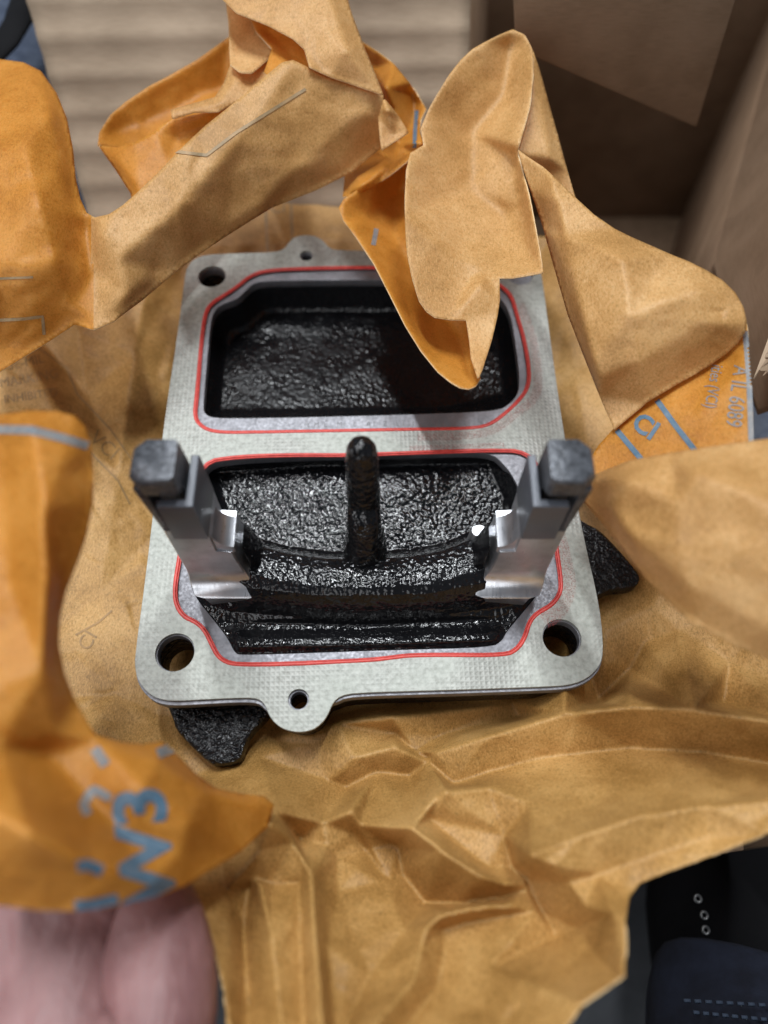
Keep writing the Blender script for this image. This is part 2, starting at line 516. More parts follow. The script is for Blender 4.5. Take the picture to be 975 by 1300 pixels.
def gasket_mat():
    m, nt, b, out = new_mat("embossed_grey_gasket"); L = nt.links
    tc = N(nt, 'ShaderNodeTexCoord'); mp = N(nt, 'ShaderNodeMapping'); mp.inputs['Rotation'].default_value = (0, 0, math.radians(-1.5))
    L.new(tc.outputs['Object'], mp.inputs[0])
    sep = N(nt, 'ShaderNodeSeparateXYZ'); L.new(mp.outputs[0], sep.inputs[0])
    def sine(o, f):
        k = N(nt, 'ShaderNodeMath', operation='MULTIPLY', i_1=f); L.new(o, k.inputs[0])
        s = N(nt, 'ShaderNodeMath', operation='SINE'); L.new(k.outputs[0], s.inputs[0]); return s
    f = 2 * math.pi / 0.118
    sx, sy = sine(sep.outputs[0], f), sine(sep.outputs[1], f)
    pr = N(nt, 'ShaderNodeMath', operation='MAXIMUM'); L.new(sx.outputs[0], pr.inputs[0]); L.new(sy.outputs[0], pr.inputs[1])
    n = N(nt, 'ShaderNodeTexNoise', i_Scale=7.0, i_Detail=5.0, i_Roughness=0.6); L.new(mp.outputs[0], n.inputs['Vector'])
    n2 = N(nt, 'ShaderNodeTexNoise', i_Scale=0.5, i_Detail=3.0); L.new(mp.outputs[0], n2.inputs['Vector'])
    fade = ramp(nt, [(0.42, (.08,) * 3), (0.6, (1,) * 3)]); L.new(n2.outputs[0], fade.inputs[0])
    w = N(nt, 'ShaderNodeMath', operation='MULTIPLY'); L.new(pr.outputs[0], w.inputs[0]); L.new(fade.outputs[0], w.inputs[1])
    h = N(nt, 'ShaderNodeMath', operation='MULTIPLY_ADD', i_1=1.6); L.new(n.outputs[0], h.inputs[0]); L.new(w.outputs[0], h.inputs[2])
    bp = N(nt, 'ShaderNodeBump', i_Strength=0.35, i_Distance=0.012); L.new(h.outputs[0], bp.inputs['Height']); L.new(bp.outputs[0], b.inputs['Normal'])
    r = ramp(nt, [(0.32, (.275, .275, .25)), (0.5, (.36, .362, .335)), (0.68, (.43, .43, .40))]); L.new(n.outputs[0], r.inputs[0])
    g = ramp(nt, [(0.3, (.86, .9, .86)), (0.7, (1, 1, 1))]); L.new(n2.outputs[0], g.inputs[0])
    mx = N(nt, 'ShaderNodeMix', data_type='RGBA', blend_type='MULTIPLY'); mx.inputs[0].default_value = 1
    L.new(r.outputs[0], mx.inputs[6]); L.new(g.outputs[0], mx.inputs[7]); L.new(mx.outputs[2], b.inputs['Base Color'])
    b.inputs['Roughness'].default_value = 0.5; b.inputs['Metallic'].default_value = 0.25
    return m
GASKET = gasket_mat()
RED = simple_mat("red_sealing_rubber", (.62, .045, .035), 0.42, 0, (6, .3, .03), mottle=((.5, .03, .025), (.72, .08, .06)), scale=6)
BLUE = simple_mat("blue_print_ink", (.08, .16, .24), 0.5, mottle=((.055, .13, .20), (.14, .20, .26)), scale=5)
GREYINK = simple_mat("faded_blue_grey_ink", (.17, .22, .27), 0.55, mottle=((.14, .17, .2), (.30, .27, .24)), scale=4)
FAINT = simple_mat("faint_show_through_ink", (.28, .17, .07), 0.6, mottle=((.24, .15, .06), (.42, .24, .09)), scale=3)
SLATE = simple_mat("slate_show_through_ink", (.30, .21, .11), 0.6, mottle=((.22, .165, .09), (.45, .28, .13)), scale=3)
ENGRAVE = simple_mat("dark_engraving", (.10, .095, .095), 0.6)

def cardboard_mat(name, a, b_, flute=None):
    m, nt, b, out = new_mat(name); L = nt.links
    co = coords(nt, (1, 1, 1)); cs = coords(nt, (1.0, 1.0, 14))
    n = N(nt, 'ShaderNodeTexNoise', i_Scale=2.0, i_Detail=6.0, i_Roughness=0.7); L.new(cs, n.inputs['Vector'])
    n2 = N(nt, 'ShaderNodeTexNoise', i_Scale=0.6, i_Detail=5.0); L.new(co, n2.inputs['Vector'])
    ad = N(nt, 'ShaderNodeMath', operation='ADD'); L.new(n.outputs[0], ad.inputs[0]); L.new(n2.outputs[0], ad.inputs[1])
    hv = N(nt, 'ShaderNodeMath', operation='MULTIPLY', i_1=0.5); L.new(ad.outputs[0], hv.inputs[0])
    r = ramp(nt, [(0.35, a), (0.65, b_)]); L.new(hv.outputs[0], r.inputs[0]); L.new(r.outputs[0], b.inputs['Base Color'])
    b.inputs['Roughness'].default_value = 0.8; b.inputs['Specular IOR Level'].default_value = 0.2
    bp = N(nt, 'ShaderNodeBump', i_Strength=0.3, i_Distance=0.03); L.new(n.outputs[0], bp.inputs['Height']); L.new(bp.outputs[0], b.inputs['Normal'])
    return m
CARD = cardboard_mat("brown_cardboard", (.19, .12, .072), (.30, .20, .13))
CARD_EDGE = cardboard_mat("torn_cardboard_edge", (.33, .25, .17), (.50, .38, .27))
def denim_mat(name, a, b_):
    m, nt, b, out = new_mat(name); L = nt.links
    co = coords(nt); cs = coords(nt, (10, 10, 10))
    w = N(nt, 'ShaderNodeTexWave', i_Scale=3.0, i_Distortion=1.5); L.new(cs, w.inputs['Vector'])
    n = N(nt, 'ShaderNodeTexNoise', i_Scale=0.9, i_Detail=6.0, i_Roughness=0.7); L.new(co, n.inputs['Vector'])
    r = ramp(nt, [(0.35, a), (0.68, b_)]); L.new(n.outputs[0], r.inputs[0]); L.new(r.outputs[0], b.inputs['Base Color'])
    b.inputs['Roughness'].default_value = 0.9
    bp = N(nt, 'ShaderNodeBump', i_Strength=0.4, i_Distance=0.03); L.new(w.outputs[0], bp.inputs['Height']); L.new(bp.outputs[0], b.inputs['Normal'])
    return m
CARD_GREY = cardboard_mat("greyish_cardboard", (.26, .195, .135), (.37, .285, .205))
DENIM = denim_mat("dark_blue_denim", (.004, .006, .016), (.014, .02, .042))
DENIM_L = denim_mat("washed_blue_grey_denim", (.035, .05, .085), (.10, .125, .18))
DENIM_M = denim_mat("faded_mottled_denim", (.06, .10, .22), (.45, .50, .60))
THREAD = simple_mat("blue_grey_thread", (.03, .045, .075), 0.8)
BOOT = simple_mat("black_leather", (.006, .006, .007), 0.8, 0, (3, .3, .05), spec=.12)
EYELET = simple_mat("dull_eyelet_metal", (.22, .22, .22), 0.35, 0.9)
FLOOR = simple_mat("dark_grey_floor", (.05, .055, .065), 0.75, 0, (6, .3, .03), mottle=((.028, .032, .037), (.055, .06, .068)), scale=.5)
def skin_mat():
    m, nt, b, out = new_mat("pink_skin"); L = nt.links
    co = coords(nt); cs = coords(nt, (2.2, .9, 1.5))
    n = N(nt, 'ShaderNodeTexNoise', i_Scale=1.2, i_Detail=4.0, i_Distortion=0.5); L.new(cs, n.inputs['Vector'])
    n2 = N(nt, 'ShaderNodeTexNoise', i_Scale=0.8, i_Detail=5.0); L.new(co, n2.inputs['Vector'])
    r = ramp(nt, [(0.3, (.20, .092, .09)), (0.7, (.34, .175, .17))]); L.new(n2.outputs[0], r.inputs[0]); L.new(r.outputs[0], b.inputs['Base Color'])
    b.inputs['Roughness'].default_value = 0.5
    b.inputs['Subsurface Weight'].default_value = 0.15; b.inputs['Subsurface Scale'].default_value = 0.3
    bp = N(nt, 'ShaderNodeBump', i_Strength=0.6, i_Distance=0.14); L.new(n.outputs[0], bp.inputs['Height']); L.new(bp.outputs[0], b.inputs['Normal'])
    return m
SKIN = skin_mat()

# ------------------------------------------------------------------ setting
fl = mesh_obj("floor", [(-300, -300, -16), (300, -300, -16), (300, 300, -16), (-300, 300, -16)], [(0, 1, 2, 3)], FLOOR, smooth=False)
fl['kind'] = 'structure'

# ------------------------------------------------------------------ cardboard box
box = thing("cardboard_box", "open brown corrugated cardboard box with raised flaps around the paper and metal part", "box", (0, 12, -15.9))
YB = 21.5
# back flap with shallow flute ridges
def fluted_panel(name, c00, c10, c11, c01, nu, nv, pitch_n, amp, th, mat, parent):
    vs, fs = [], []
    c00, c10, c11, c01 = map(Vector, (c00, c10, c11, c01))
    nrm = (c10 - c00).cross(c01 - c00).normalized()
    for side in (0, 1):
        for j in range(nv + 1):
            v = j / nv
            for i in range(nu + 1):
                u = i / nu
                p = (c00 * (1 - u) + c10 * u) * (1 - v) + (c01 * (1 - u) + c11 * u) * v
                w = math.sin(2 * math.pi * pitch_n * v)
                h = amp * (w if w > 0 else 0.6 * w) + 0.03 * noise.noise(p * 0.5)
                vs.append(p + nrm * (h if side == 0 else -th))
    n1 = (nu + 1) * (nv + 1)
    for s in (0, 1):
        for j in range(nv):
            for i in range(nu):
                a = s * n1 + j * (nu + 1) + i
                f = (a, a + 1, a + nu + 2, a + nu + 1)
                fs.append(f if s == 0 else f[::-1])
    for j in range(nv):
        for i in (0, nu):
            a = j * (nu + 1) + i; f = (a, a + nu + 1, a + nu + 1 + n1, a + n1); fs.append(f if i == 0 else f[::-1])
    for i in range(nu):
        for j in (0, nv):
            a = j * (nu + 1) + i; f = (a, a + 1, a + 1 + n1, a + n1); fs.append(f[::-1] if j == 0 else f)
    return mesh_obj(name, vs, fs, mat, parent)
fluted_panel("back_flap", aty(128, 330, YB), aty(588, 300, YB), aty(600, -90, YB + 7.5), aty(8, -90, YB + 7.5), 30, 160, 9, 0.05, 0.35, CARD_GREY, box)
adopt_list = [box]
# deep body of the box
xl, xr, yf, yb, zb, zt = -9.5, 8.8, 1.5, 37.5, -15.5, -2.4
A, B, C, D = at(905, 335, -1.2), at(962, 520, -.4), at(1160, 450, 6.5), at(1075, -60, 1.5)
A2 = at(1010, -60, -1.2)
board("left_wall", [(xl, yf, zb), (xl, 21.0, zb), (xl, 21.0, zt), (xl, yf, zt)], .35, CARD, box)
board("front_wall", [(xl + .02, yf, zt), (xl + .02, yf, zb), (xr - .02, yf, zb), (xr - .02, yf, zt)][::-1], .35, CARD, box)
board("right_wall", [(A.x, yf, zb), (A.x, yf, zt), (A.x, A.y - .1, zt), (A.x, A.y - .1, zb)], .35, CARD, box)
board("rear_right_wall", [Vector((A.x, A.y, zb)), A, A2, Vector((A2.x, A2.y, zb))], .35, CARD, box)
board("back_wall", [(xl, yb, zb), (A2.x + 8, yb, zb), (A2.x + 8, yb, 24), (xl, yb, 24)][::-1], .35, CARD, box)  # height added above the view to keep lamp light out of the box
board("box_bottom", [(xl, yf, zb), (A2.x, yf, zb), (A2.x, yb, zb), (xl, yb, zb)], .35, CARD, box)
board("folded_corner", [aty(594, 320, YB + .1), aty(612, 320, YB + 6), aty(622, -90, YB + 12), aty(599, -90, YB + 7.6)], .3, CARD, box)
board("inner_flap", [aty(655, 62, 23.5), aty(884, 162, 23.5), aty(952, -60, 23.5), aty(650, -60, 23.5)], .3, CARD, box)
board("right_flap", [A, B, C, A2 + Vector((.1, .1, .15))], .3, CARD, box)
fvs, ffs = [], []
def core_edge(p0, p1, th, n, parent):
    """open flutes of the corrugated board seen end-on"""
    p0, p1 = Vector(p0), Vector(p1)
    d = (p1 - p0); up = Vector((0.35, -.25, .9)).normalized(); dep = Vector((.6, .8, .1)).normalized() * 0.8
    vs, fs = [], []
    for k in range(n + 1):
        t = k / n
        c = p0 + d * t + up * (th * (0.5 + 0.45 * math.sin(k * 1.57 + .4)) + random.uniform(-.04, .04) * th)
        vs += [c, c + up * .05, c + dep + up * .05, c + dep]
    for k in range(n):
        a, b = 4 * k, 4 * k + 4
        fs += [(a, b, b + 1, a + 1), (a + 1, b + 1, b + 2, a + 2), (a + 3, a + 2, b + 2, b + 3), (a, a + 3, b + 3, b)]
    o = mesh_obj("corrugated_core", vs, fs, CARD_EDGE, parent, smooth=False)
    for s, nm in ((0, "liner"), (1, "liner")):
        q = [p0 + up * th * s, p1 + up * th * s, p1 + up * th * s + dep, p0 + up * th * s + dep]
        board("liner", q, .05, CARD_EDGE, parent, 0.0)
core_edge(at(957, 482, 2.2), at(990, 392, 2.2), .42, 22, box)
core_edge(at(960, 476, 1.5), at(995, 400, 1.5), .42, 22, box)
adopt(box)

# ------------------------------------------------------------------ the casting
part = thing("metal_casting", "black painted cast metal engine part with two upright grey arms lying in the orange paper", "metal part", (-.5, 11, -1.6))
gas = thing("gasket", "light grey flat gasket with red sealing beads lying on top of the black casting", "gasket", (-.5, 11, -.09))
outer_px = [(171, 835), (171.5, 848), (174, 860), (180.5, 872), (193, 884), (208, 889), (225, 890), (260, 888), (300, 886), (322, 886), (331, 889), (337, 896), (342, 909), (350, 919), (362, 926.5), (380, 930), (396, 927), (408, 919), (416, 908), (421, 896), (427, 887), (440, 881), (470, 879), (500, 878),
            (602, 875), (695, 871.6), (720, 870), (738, 865), (752, 856), (762, 844), (766, 828), (764, 790), (756, 745), (745, 700), (729, 620), (715, 545), (700, 440), (690, 365), (687, 345), (680, 333), (660, 325), (600, 321), (520, 318.5), (432, 318), (418, 315), (411, 306), (402, 300), (389, 298), (376, 300), (367, 307), (361, 316), (350, 320), (300, 321.5), (262, 323), (247, 328), (238, 338), (234, 355), (226, 420), (212, 510), (198, 620), (185, 730)]
rear_bead = [(246, 530), (249, 505), (255, 428.5), (260, 396), (268, 384), (286, 373), (302, 362), (316, 350), (338, 342), (400, 339.5), (470, 338.6), (560, 340), (610, 346), (634, 360), (650, 374), (657, 398), (667, 432), (673.7, 474), (670, 494), (660, 508), (643.5, 524), (622, 540), (598, 544.5), (520, 545.5), (440, 547), (330, 549), (276, 549.5), (256, 543)]
front_bead = [(256, 586), (300, 579), (372, 576.5), (441, 577), (479, 575.5), (553, 573), (627, 570.5), (668, 572), (690, 600), (700, 650), (708, 700), (713, 735), (713, 752), (702, 768), (682, 779), (673, 790), (667, 810), (657, 825), (641.5, 832.5), (566, 832), (520, 832.5), (497, 835.5), (472, 838.5), (420, 841), (365, 843.6), (305, 844.5), (288, 842), (276, 834), (268, 818), (259, 800), (248, 790), (232, 783), (222, 766), (221, 745), (226, 715), (238, 640)]
pocket = [(258, 518), (262, 470), (267, 413), (272, 394), (283, 386), (301.5, 380), (313, 368), (322, 360), (336, 357), (400, 356), (477, 355.5), (560, 357), (610, 361), (634, 376), (648, 398), (655, 440), (660, 485), (657, 501), (648, 512), (634, 521), (600, 523.5), (500, 527), (440, 528.5), (384, 530), (290, 531.5), (268, 530), (260, 525)]
body_px = [(262, 590), (300, 583), (400, 579), (540, 576), (622, 574), (640, 590), (652, 606), (672, 650), (684, 700), (688, 735), (686, 750), (662, 780), (642, 803), (638, 813), (624, 822), (500, 825), (308, 832), (298, 829), (290, 811), (270, 785), (247, 757), (240, 730), (240, 690), (248, 630)]
def wloop(px, z, it=2): return [at(p[0], p[1], z) for p in chaikin(px, it)]
holeL = circle_xy(at(222, 828), .47); holeR = circle_xy(at(713.5, 809.5), .47)
hTL = circle_xy(at(269, 351), .43, 32); hTf = circle_xy(at(379, 888), .245, 28); hTr = circle_xy(at(389, 324.5), .21, 28)
hTR = circle_xy(at(660, 349), .40, 28)
outer_w = wloop(outer_px, 0, 1)
def offs(loop, d):
    n = len(loop); out = []
    for i in range(n):
        t = (loop[(i + 1) % n] - loop[i - 1]); t.z = 0; t.normalize()
        nrm = Vector((t.y, -t.x, 0))
        out.append(loop[i] + nrm * d)
    return out
area2 = sum(outer_w[i].x * outer_w[(i + 1) % len(outer_w)].y - outer_w[(i + 1) % len(outer_w)].x * outer_w[i].y for i in range(len(outer_w)))
sg = 1 if area2 > 0 else -1
def o2(loop, d):  # positive = outwards
    a = sum(loop[i].x * loop[(i + 1) % len(loop)].y - loop[(i + 1) % len(loop)].x * loop[i].y for i in range(len(loop)))
    return offs(loop, d if a > 0 else -d)
rb_w = wloop(rear_bead, 0); fb_w = wloop(front_bead, 0); pk_w = wloop(pocket, -.1); bd_w = wloop(body_px, -.1)
slab("gasket_sheet", outer_w, [o2(rb_w, .02), o2(fb_w, .02), holeL, holeR, hTL, hTf, hTr, hTR], -.085, 0.0, GASKET, gas, .008)
for lp in (rb_w, fb_w):
    n = len(lp)
    rad = [.040 + .009 * noise.noise(Vector((k * .23, 1.3 if lp is rb_w else 7.7, 0))) for k in range(n)]
    vs, fs = tube_verts([p + Vector((0, 0, .0)) for p in lp], rad, True, 10, .62)
    mesh_obj("sealing_bead", vs, fs, RED, gas)
# second, lower lip of each bead
for lp in (rb_w, fb_w):
    vs, fs = tube_verts([p + Vector((0, 0, -.02)) for p in o2(lp, -.055)], .022, True, 8, .9)
    mesh_obj("bead_lip", vs, fs, RED, gas)
def smear_mat():
    m, nt, b, out = new_mat("red_sealant_smear"); L = nt.links
    b.inputs['Base Color'].default_value = (.55, .10, .10, 1); b.inputs['Roughness'].default_value = .6
    n = N(nt, 'ShaderNodeTexNoise', i_Scale=26.0, i_Detail=4.0, i_Roughness=0.6); L.new(coords(nt), n.inputs['Vector'])
    r = ramp(nt, [(0.46, (0, 0, 0)), (0.68, (.5, .5, .5))]); L.new(n.outputs[0], r.inputs[0])
    t = N(nt, 'ShaderNodeBsdfTransparent'); ms = N(nt, 'ShaderNodeMixShader')
    L.new(r.outputs[0], ms.inputs[0]); L.new(t.outputs[0], ms.inputs[1]); L.new(b.outputs[0], ms.inputs[2]); L.new(ms.outputs[0], out.inputs[0])
    return m
SMEAR = smear_mat()
for pts, w in (([(660, 385), (676, 430), (683, 480), (678, 505), (655, 525), (625, 546), (590, 553), (530, 555)], .13),
               ([(705, 670), (715, 710), (720, 745), (708, 775), (690, 788)], .22), ([(520, 568), (580, 567), (640, 564)], .07)):
    c = [at(p[0], p[1], 0.005) for p in catmull(pts, 6, False)]
    vs = []
    for i, p in enumerate(c):
        d = (c[min(i + 1, len(c) - 1)] - c[max(i - 1, 0)]).normalized(); nr = Vector((-d.y, d.x, 0)) * w
        vs += [p + nr, p - nr]
    mesh_obj("sealant_smear", vs, [(2 * i, 2 * i + 1, 2 * i + 3, 2 * i + 2) for i in range(len(c) - 1)], SMEAR, gas)
# the flange under the gasket: bigger at the front edge
fl_px = [(p[0], p[1]) for p in outer_px]
def fshift(p):
    x, y = p
    if y > 870 and 340 < x < 422: return (x, y - 3 if y > 890 else y)
    if y > 840: return (x + (1 if x < 300 else 0), y + (6 if x < 335 else 5))
    return (x, y)
flange_w = [at(p[0], p[1], -.09) for p in chaikin([fshift(p) for p in fl_px], 1)]
slab("machined_flange", flange_w, [pk_w, bd_w, circle_xy(at(222, 828), .44), circle_xy(at(713.5, 809.5), .44), circle_xy(at(269, 351), .40, 32), circle_xy(at(379, 888), .2, 28), circle_xy(at(389, 324.5), .17, 28)], -.36, -.088, LEDGE, part, .012)
skirt = o2(flange_w, -.10)
slab("casting_body", skirt, [o2(pk_w, .15), o2(bd_w, .15), circle_xy(at(222, 828), .45), circle_xy(at(713.5, 809.5), .45), circle_xy(at(269, 351), .42, 32), circle_xy(at(379, 888), .24, 28)], -1.35, -.358, BLACK_FINE, part, .05)
# small casting nicks along the flange edge
# rear pocket: a deep bowl
def bowl(name, loop, zs, scs, mat, parent, cshift=(0, 0), n_in=6):
    n = len(loop)
    cx = sum(p.x for p in loop) / n; cy = sum(p.y for p in loop) / n
    rings = []
    for z, s in zip(zs, scs):
        rings.append([Vector((cx + (p.x - cx) * s + cshift[0] * (1 - s), cy + (p.y - cy) * s + cshift[1] * (1 - s), z)) for p in loop])
    return ringloft(name, rings, mat, parent, cap=False, sharp=0)
bowl("rear_pocket", o2(pk_w, .16), [-.355, -.42, -.72, -1.1, -1.4, -1.55, -1.58, -1.58], [1, .985, .965, .945, .90, .80, .4, .01], BLACK, part)
sheet("rear_pocket_floor", [(p[0], p[1], -.45) for p in chaikin(pocket, 1)], [
    [(266, 524, -1.35), (400, 522, -1.38), (560, 520, -1.38), (650, 500, -1.35)], [(272, 470, -1.36), (440, 470, -1.40), (645, 465, -1.36)],
    [(280, 430, -1.42), (440, 425, -1.44), (640, 430, -1.42)],
    [(292, 402, -1.36), (440, 386, -1.42), (632, 404, -1.36)], [(310, 384, -1.0), (345, 370, -1.1), (440, 367, -1.1), (600, 373, -1.1), (630, 388, -1.0)],
    [(262, 500, -1.1), (274, 420, -.85)], [(655, 490, -1.1), (646, 430, -.85)]],
    [BLACK_SATIN] * 3, part, cell=1.3, smooth=10, crum=((.02, 40),), seed=21, thick=.06, cblur=5, peb=(.088, .026))
# front recess, saddle and front ridge: one continuous casting surface
def Lp(*a): return list(a)
bz = -.13
body_b = [(p[0], p[1], bz) for p in body_px]
front_surface = sheet("saddle_casting", [(p[0], p[1], (-.42 if p[1] < 600 else bz)) for p in [tuple(q) for q in chaikin(body_px, 1)]], [
    [(270, 592, -.5), (400, 584, -.5), (620, 580, -.5)],
    [(275, 600, -.8), (400, 592, -.75), (620, 590, -.75)],
    [(285, 640, -.9), (400, 640, -.85), (463, 640, -.8), (600, 630, -.85), (640, 635, -.9)],
    [(300, 672, -1.0), (332, 688, -1.0), (365, 697, -1.0), (410, 703, -1.0), (463, 705, -1.0), (520, 701, -1.0), (560, 694, -1.0), (600, 677, -1.0), (640, 660, -1.0)],
    [(290, 672, .68), (332, 692, .74), (365, 701, .76), (410, 707, .78), (463, 709, .78), (520, 705, .78), (560, 698, .76), (600, 682, .74), (650, 660, .68)],
    [(290, 690, .78), (330, 708, .83), (400, 722, .87), (463, 726, .87), (540, 721, .87), (605, 702, .83), (645, 684, .78)],
    [(285, 712, .78), (324, 730, .82), (400, 744, .86), (463, 747, .86), (540, 743, .86), (612, 724, .82), (650, 706, .78)],
    [(280, 732, .66), (320, 746, .70), (400, 756, .74), (463, 758, .74), (540, 755, .74), (615, 740, .70), (655, 728, .66)],
    [(276, 746, .44), (318, 758, .49), (400, 766, .53), (463, 768, .53), (540, 765, .53), (617, 752, .49), (660, 742, .44)],
    [(280, 760, .18), (318, 769, .23), (400, 776, .27), (463, 778, .27), (540, 775, .27), (620, 763, .23), (655, 754, .18)],
    [(288, 776, -.04), (400, 785, .02), (463, 786, .02), (560, 783, .02), (648, 770, -.04)],
    [(294, 791, -.20), (463, 795, -.20), (643, 786, -.20)],
    [(298, 801, -.16), (463, 802, -.16), (636, 796, -.16)],
    [(302, 809, .02), (463, 808, .03), (630, 803, .02)],
    [(304, 820, .06), (463, 818, .06), (625, 813, .06)],
    [(252, 752, -.12), (280, 745, .1)], [(256, 764, -.1), (268, 772, -.1)], [(680, 745, -.12), (655, 740, .1)], [(676, 758, -.1), (668, 766, -.1)],
], [BLACK, BLACK, BLACK], part, cell=1.15, smooth=8, crum=((.025, 34),), seed=5, thick=.06, cblur=5, peb=(.088, .030))

# central pin: fillet rib, then a round-headed pin
def ell(c, rx, ry, n=20, p=2.4):
    out = []
    for k in range(n):
        a = 2 * math.pi * k / n
        ca, sa = math.cos(a), math.sin(a)
        out.append(Vector((c[0] + rx * math.copysign(abs(ca) ** (2 / p), ca), c[1] + ry * math.copysign(abs(sa) ** (2 / p), sa), c[2])))
    return out
pb = at(463, 690, .9)
ringloft("pin_foot", [ell((pb.x, pb.y + .15, -.9), .60, .85), ell((pb.x, pb.y + .1, .2), .56, .80), ell((pb.x, pb.y + .06, .7), .52, .72), ell((pb.x, pb.y + .1, 1.3), .43, .60),
                      ell((pb.x, pb.y + .16, 1.9), .40, .54), ell((pb.x, pb.y + .24, 2.2), .36, .44), ell((pb.x, pb.y + .33, 2.35), .25, .25)], BLACK_PIN, part, sharp=0)
pt = at(462, 600, 2.6)
px_, py_ = pb.x, pb.y + .55
ringloft("pin", [ell((px_, py_, .8), .40, .42), ell((px_, py_, 2.5), .385, .40), ell((px_, py_ + .02, 3.5), .365, .38), ell((px_, py_ + .03, 3.95), .36, .37), ell((px_, py_ + .04, 4.25), .32, .33), ell((px_, py_ + .05, 4.44), .24, .25), ell((px_, py_ + .05, 4.54), .10, .11), ell((px_, py_ + .05, 4.55), .02, .02)], BLACK_PIN, part, sharp=0)

# lugs under the flange
def lug(pxpts, z, th, it=1):
    lp = [at(p[0], p[1], z) for p in chaikin(pxpts, it)]
    return slab("mounting_lug", lp, [], z - th, z, BLACK_FINE, part, .09)
lug([(205, 880), (219, 912), (222, 925), (240, 945), (262, 966), (272, 971), (296, 969), (306, 962), (311, 945), (318, 930), (334, 915), (350, 895), (340, 870)], -.95, .5)
lug([(725, 650), (742, 662), (762, 672), (780, 690), (808, 722), (814, 733), (811, 741), (800, 747), (775, 748), (765, 754), (745, 760), (730, 740)], -.95, .5)

